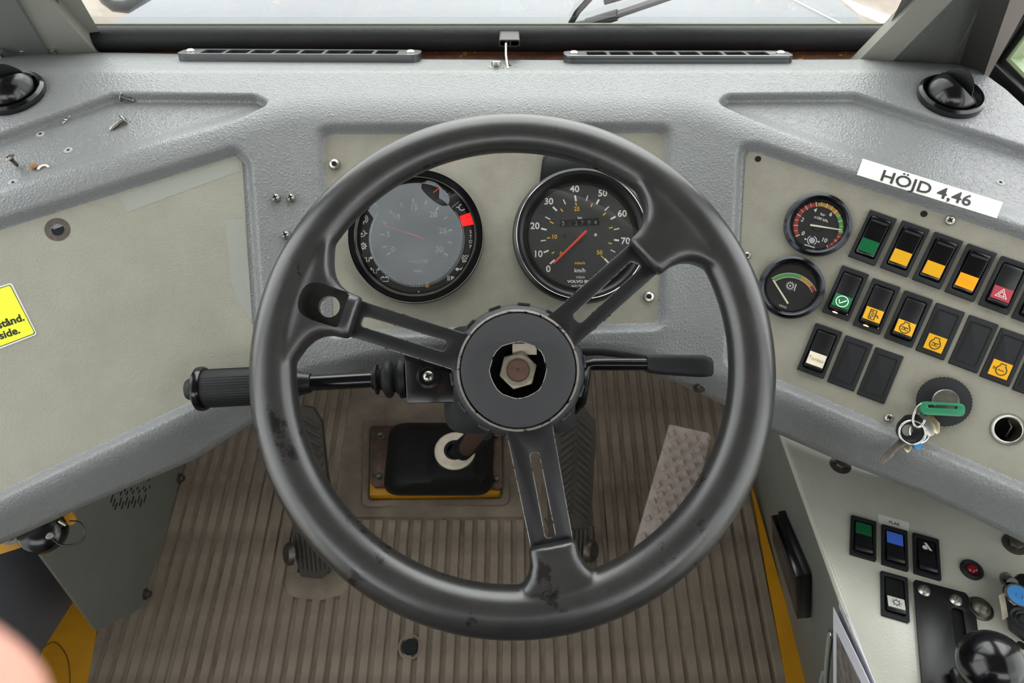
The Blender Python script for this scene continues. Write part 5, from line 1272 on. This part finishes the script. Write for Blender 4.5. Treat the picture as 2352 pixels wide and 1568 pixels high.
# demister louvres
STR = STRIP
def louvre(u0, u1, v, label):
    a, b = STR.at(u0, v), STR.at(u1, v + (3 if u0 < 1000 else 0)); L = (b - a).length
    fm = fr((a + b) / 2, b - a, STR.n); t = thing('demister_grille', fm, label, 'grille', 'demister grilles at the windscreen')
    nb = 7; wd, hh = .034, .0085; inner = L - .05; cw = inner / (nb + 1)
    holes = [rrect(cw - .004, wd - .012, .002, -inner / 2 + cw * (i + .5), wd / 2) for i in range(nb + 1)]
    holes += [circ(.0035, 14, s * (L / 2 - .012), wd / 2) for s in (-1, 1)]
    MB().holed(rrect(L, wd, .012, 0, wd / 2, 6), holes, hh - .004, hh).build('frame', 'grille', t, bevel=.0006)
    MB().holed(rrect(L, wd, .012, 0, wd / 2, 6), [rrect(L - .008, wd - .008, .009, 0, wd / 2, 6)], -.003, hh - .004).build('skirt', 'grille', t)
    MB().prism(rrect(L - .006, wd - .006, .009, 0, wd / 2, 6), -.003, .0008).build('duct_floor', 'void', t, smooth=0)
    for s in (-1, 1): MB().lathe([(.0052, hh), (.0052, hh + .001), (.003, hh + .0028), (0, hh + .003)], 16).build('screw', 'steel', t, T((s * (L / 2 - .012), wd / 2, 0)))
    return t
louvre(405, 963, 141, 'long black demister grille left of the cable clip')
louvre(1296, 1824, 146, 'long black demister grille right of the cable clip')
# cable clip, cable, bolt
cb_ = pt(1170, 99, .865); cf = fr(cb_, AX, (0, -.92, .38)); k = .865 / F
cc_ = thing('cable_clip', cf, 'black plastic clip over the rubber seal with white cable', 'clip')
MB().holed(rrect(49 * k, 15 * k, .003), [rrect(43 * k, 10 * k, .002, 0, -.5 * k)], -.052, 0).build('shell', 'black', cc_)
MB().box((-6 * k, -.5 * k, -.004), (4 * k, 11 * k, .006)).build('divider', 'black', cc_); MB().box((0, 0, -.02), (44 * k, 11 * k, .002)).build('inner_wall', 'void', cc_)
MB().box((2 * k, -.5 * k, -.004), (3 * k, 11 * k, .006)).build('divider', 'black', cc_)
wc = thing('white_cable', T(surf2(1168, 156)), 'short thin white cable from the clip into the dashboard', 'cable')
MB().tube([pt(1162, 99, .862), pt(1162, 112, .862), pt(1162, 125, .860), pt(1164, 142, .855), surf2(1167, 158, .000)], .0012, 8).build('cable', 'white', wc, wc.matrix_world.inverted())
MB().ribbon([(0, .014), (.0005, .004), (.003, -.004)], .003, -.0002, .0008).build('cable_slot', 'void', dash, DM @ fr(surf2(1166, 150), AX, STR.n))
bs = surf2(1140, 155); bb = MB().prism(circ(.0058, 6), .0012, .0068).build('dash_bolt', 'steel', dash, DM @ fr(bs, AX, STR.n), bevel=.0006)
MB().lathe([(.0088, 0), (.0088, .0010), (.0045, .0014)], 24).build('washer', 'steel', bb)
# round swivelling vents
def vent(c, R, label, tilt, spin):
    fm = fr(c, AX, (0, 0, 1)); t = thing('round_vent', fm, label, 'vent', 'round swivelling vents')
    MB().lathe([(R * .99, 0), (R, .002), (R * .98, .006), (R * .90, .0085), (R * .84, .0075), (R * .80, .002), (R * .80, -.008), (R * .95, -.008)], 48, closed=True).build('ring', 'black_gloss', t)
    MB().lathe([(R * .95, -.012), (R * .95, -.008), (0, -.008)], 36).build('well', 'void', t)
    A = Rz(spin) @ Matrix.Rotation(tilt, 4, 'Y'); r = R * .78
    prof = [(r * math.cos(a), r * math.sin(a)) for a in np.linspace(-.75, .42, 12)]
    cup = prof + [(p[0] - .0012, p[1]) for p in prof[::-1]]
    MB().lathe(cup, 40, T((0, 0, .002)) @ A, closed=True).build('swivel_cup', 'black_gloss', t)
    fl = MB().lathe([(r * .80, -.0006), (r * .82, 0), (r * .80, .0006), (0, .0006)], 32, T((0, 0, .004 + r * .28)) @ A @ T((0, 0, .0)) @ Matrix.Rotation(1.0, 4, 'Y')).build('flap', 'black', t)
    for i in range(9):
        MB().box((0, (i - 4) * r * .075, .0010), (r * .7, r * .025, .0008), T((0, 0, .004 + r * .28)) @ A @ Matrix.Rotation(1.0, 4, 'Y')).build('flap_rib', 'black_gloss', fl)
    return t
vent(TOP.at(2181, 226), .0345, 'round black dashboard vent with open flap, far right', .75, .35)
vent(TOP.at(28, 218), .0355, 'round black dashboard vent with ribbed flap, far left', .75, 2.2)
# screws
def loose_screw(tip, head, rh, label, m='steel', flat=False):
    P, Q = Vector(tip), Vector(head); d = Q - P; L = d.length; fm = lookz(P, d)
    t = thing('loose_screw', fm, label, 'screw', 'loose screws on the dashboard')
    sh_ = rh * .42
    pr = [(0, 0), (sh_ * .7, L * .12)]
    n = 9
    for i in range(n): z = L * (.14 + .72 * i / n); pr += [(sh_ * .78, z), (sh_ * 1.12, z + L * .03)]
    pr += [(sh_ * .8, L * .9)]
    MB().lathe(pr, 14).build('threaded_shank', m, t, smooth=20)
    hd = MB().lathe([(sh_, L * .88), (rh, L * .9), (rh, L * .93), (rh * .8, L * 1.0), (rh * .3, L * 1.05), (0, L * 1.05)], 20).build('head', m, t)
    for a in (0, math.pi / 2): MB().box((0, 0, L * 1.05), (rh * 1.0, rh * .25, L * .02), Rz(a)).build('head_slot', 'void', hd)
    return t
def lay(u0, v0, u1, v1, rh, lab):
    a, b = surf2(u0, v0, .0012), surf2(u1, v1, rh * .75); loose_screw(a, b, rh, lab)
lay(312, 234, 281, 229, .0056, 'loose silver screw lying against the rear wall of the tray')
lay(252, 301, 289, 280, .0056, 'loose silver screw lying in the open middle of the tray')
s0 = surf2(43, 384, .0005); loose_screw(s0, s0 + Vector((-.0035, .001, .012)), .0052, 'dark silver screw standing upright at the tray edge', 'dull_steel')
for u, v, lab in ((5, 131, 'upright pan-head screw cut by the left edge below the pillar'), (62, 124, 'upright pan-head screw, middle one below the left pillar'), (130, 122, 'upright pan-head screw closest to the light left pillar face')):
    s0 = surf2(u, v, -.002); loose_screw(s0, s0 + Vector((0, -.001, .011)), .0062, lab)
a = surf2(142, 288, .001); b = surf2(160, 268, .001)
sv = thing('metal_shaving', T(a), 'tiny curled metal shaving in the dashboard tray', 'shaving')
MB().tube([Vector((0, 0, 0)) + (b - a) * (i / 24) + Vector((.0008 * math.cos(i * 1.6), 0, .0008 * math.sin(i * 1.6))) for i in range(25)], .0005, 5).build('curl', 'chrome', sv)
db = thing('dried_debris', T(surf2(80, 386, 0)), 'brown dried crumb beside the upright screw in the tray', 'crumb')
m_ = MB(); random.seed(2)
m_.lathe([(.0038 * math.sin(math.pi * i / 8) * random.uniform(.8, 1.1), .0028 - .003 * math.cos(math.pi * i / 8)) for i in range(9)], 10); m_.build('crumb', mat('brown_crumb', (140, 105, 70), .9, bump=(900, .6)), db)
sp_ = thing('cream_clip_piece', T(surf2(100, 388, .001)), 'small curved cream plastic fragment in the tray', 'fragment')
pp3 = [surf2(u, v, .0015) - sp_.matrix_world.translation for u, v in ((89, 391), (93, 386), (101, 382), (108, 382), (114, 386))]
MB().tube(pp3, [.0014, .0016, .0013, .0011, .0009], 8, flat=.6).build('fragment', 'cream', sp_)
for u, v in ((93, 308), (157, 345), (30, 419), (2298, 419)):
    q = surf2(u, v, .0002); fm = fr(q, AX, (0, 0, 1))
    MB().lathe([(.0012, 0), (.0045, 0), (.0040, .0003), (.0014, .0003)], 18, closed=True).build('drill_burr', mat('pale_scuff', (150, 152, 150), .7), dash, DM @ fm)
    MB().lathe([(.0016, .0001), (.0016, .0004), (0, .0004)], 12).build('drill_hole', 'void', dash, DM @ fm)
# yellow instruction label on the left panel
yf2 = PLp.frame(40, 720, 80, 706)
yl2 = thing('warning_label', yf2, 'bright yellow label with Swedish text at the left edge', 'label')
yo = [(-150, 704), (27, 649), (86, 768), (-95, 838)]
MB().prism(fillet(on2(yf2, yo), .003), 0, .0006).build('white_border', 'white', yl2)
MB().prism(fillet(on2(yf2, [(-148, 708), (24.5, 653.5), (82, 766), (-92, 832)]), .002), .0006, .0007).build('black_line', 'ink', yl2)
MB().prism(fillet(on2(yf2, [(-147, 710), (23.5, 655.5), (80, 765), (-91, 830)]), .002), .0007, .0008).build('yellow_field', 'lime', yl2)
k = PLp.d(30, 730) / F
for s, u, v in (('stånd.', 55, 728), ('side.', 45, 757)):
    q = on(yf2, u, v, .0009); q1 = on(yf2, u - 100, v + 33, .0009); a_ = math.atan2(-(q1.y - q.y), -(q1.x - q.x))
    MB().text(s, 24 * k, T(q) @ Rz(a_), off=.0003, ext=.0001, align='RIGHT').build('lettering', 'ink', yl2)
# tape marks left on the panel paint
tp = mat('cleaner_paint', (143, 144, 136), .45, bump=(420, .3))
for pts in ([(275, 449), (545, 365), (553, 392), (292, 488)], [(517, 505), (562, 503), (574, 655), (578, 740), (545, 690), (530, 650)]):
    MB().prism(on2(FL, pts), .0001, .0002).build('tape_mark', tp, dash, DM @ FL, smooth=0)
# ------------------------------------------------------------------ the photographer's left hand, one fingertip before the lens
hn_ = bpy.data.meshes.new('hand')
tip = pt(-96, 1580, .070)
kn1 = CAM + AX * -.066 + UP * -.052 + FW * .048
kn2 = CAM + AX * -.088 + UP * -.075 + FW * .018
V = [CAM + AX * -.118 + UP * -.165 + FW * -.075, CAM + AX * -.112 + UP * -.125 + FW * -.050, CAM + AX * -.104 + UP * -.098 + FW * -.022, kn2, kn1, tip, tip + (tip - kn1).normalized() * .006]
R = [.030, .026, .021, .0115, .0105, .0098, .0074]
Ed = [(0, 1), (1, 2), (2, 3), (3, 4), (4, 5), (5, 6)]
def chain(root, pts, rads):
    last = root
    for p, r in zip(pts, rads): V.append(p); R.append(r); Ed.append((last, len(V) - 1)); last = len(V) - 1
O = lambda x, u, f: CAM + AX * x + UP * u + FW * f
for j in range(3):
    chain(2, [O(-.118 - .006 * j, -.092 - .021 * j, -.004 - .006 * j), O(-.108, -.098 - .021 * j, .024 - .004 * j), O(-.084, -.102 - .021 * j, .030 - .006 * j), O(-.066, -.104 - .020 * j, .022 - .006 * j)], [.0115, .0098, .0088, .0074])
chain(1, [O(-.086, -.098, -.050), O(-.066, -.088, -.034), O(-.052, -.080, -.018)], [.0145, .0115, .0090])
wr = O(-.145, -.235, -.125); el = O(-.21, -.42, -.26)
V += [wr, el]; R += [.028, .040]; Ed += [(0, len(V) - 2), (len(V) - 2, len(V) - 1)]
hn_.from_pydata([tuple(p) for p in V], [], Ed)
ho = bpy.data.objects.new('person', hn_); COL.objects.link(ho)
sm = ho.modifiers.new('skin', 'SKIN'); ss_ = ho.modifiers.new('sub', 'SUBSURF'); ss_.levels = 2; ss_.render_levels = 2
for i, r in enumerate(R): hn_.skin_vertices[0].data[i].radius = (r, r)
hn_.skin_vertices[0].data[0].use_root = True
dg = bpy.context.evaluated_depsgraph_get(); me = bpy.data.meshes.new_from_object(ho.evaluated_get(dg)); bpy.data.objects.remove(ho)
for p in me.polygons: p.use_smooth = True
me.materials.clear(); me.materials.append(MT['skin'])
print('HAND', len(me.vertices), [topx(p) + ((p - CAM).dot(FW),) for p in (tip, kn1, kn2)])
pe = obj('person', me); tag(pe, 'blurred pink fingertip of a hand at the lower left corner', 'person')
sl = MB().tube([wr + (V[0] - wr) * .25, wr, (wr + el) / 2, el, el + (el - wr) * .2], [.034, .037, .044, .052, .056], 24); sl.build('sleeve', 'sleeve', pe)
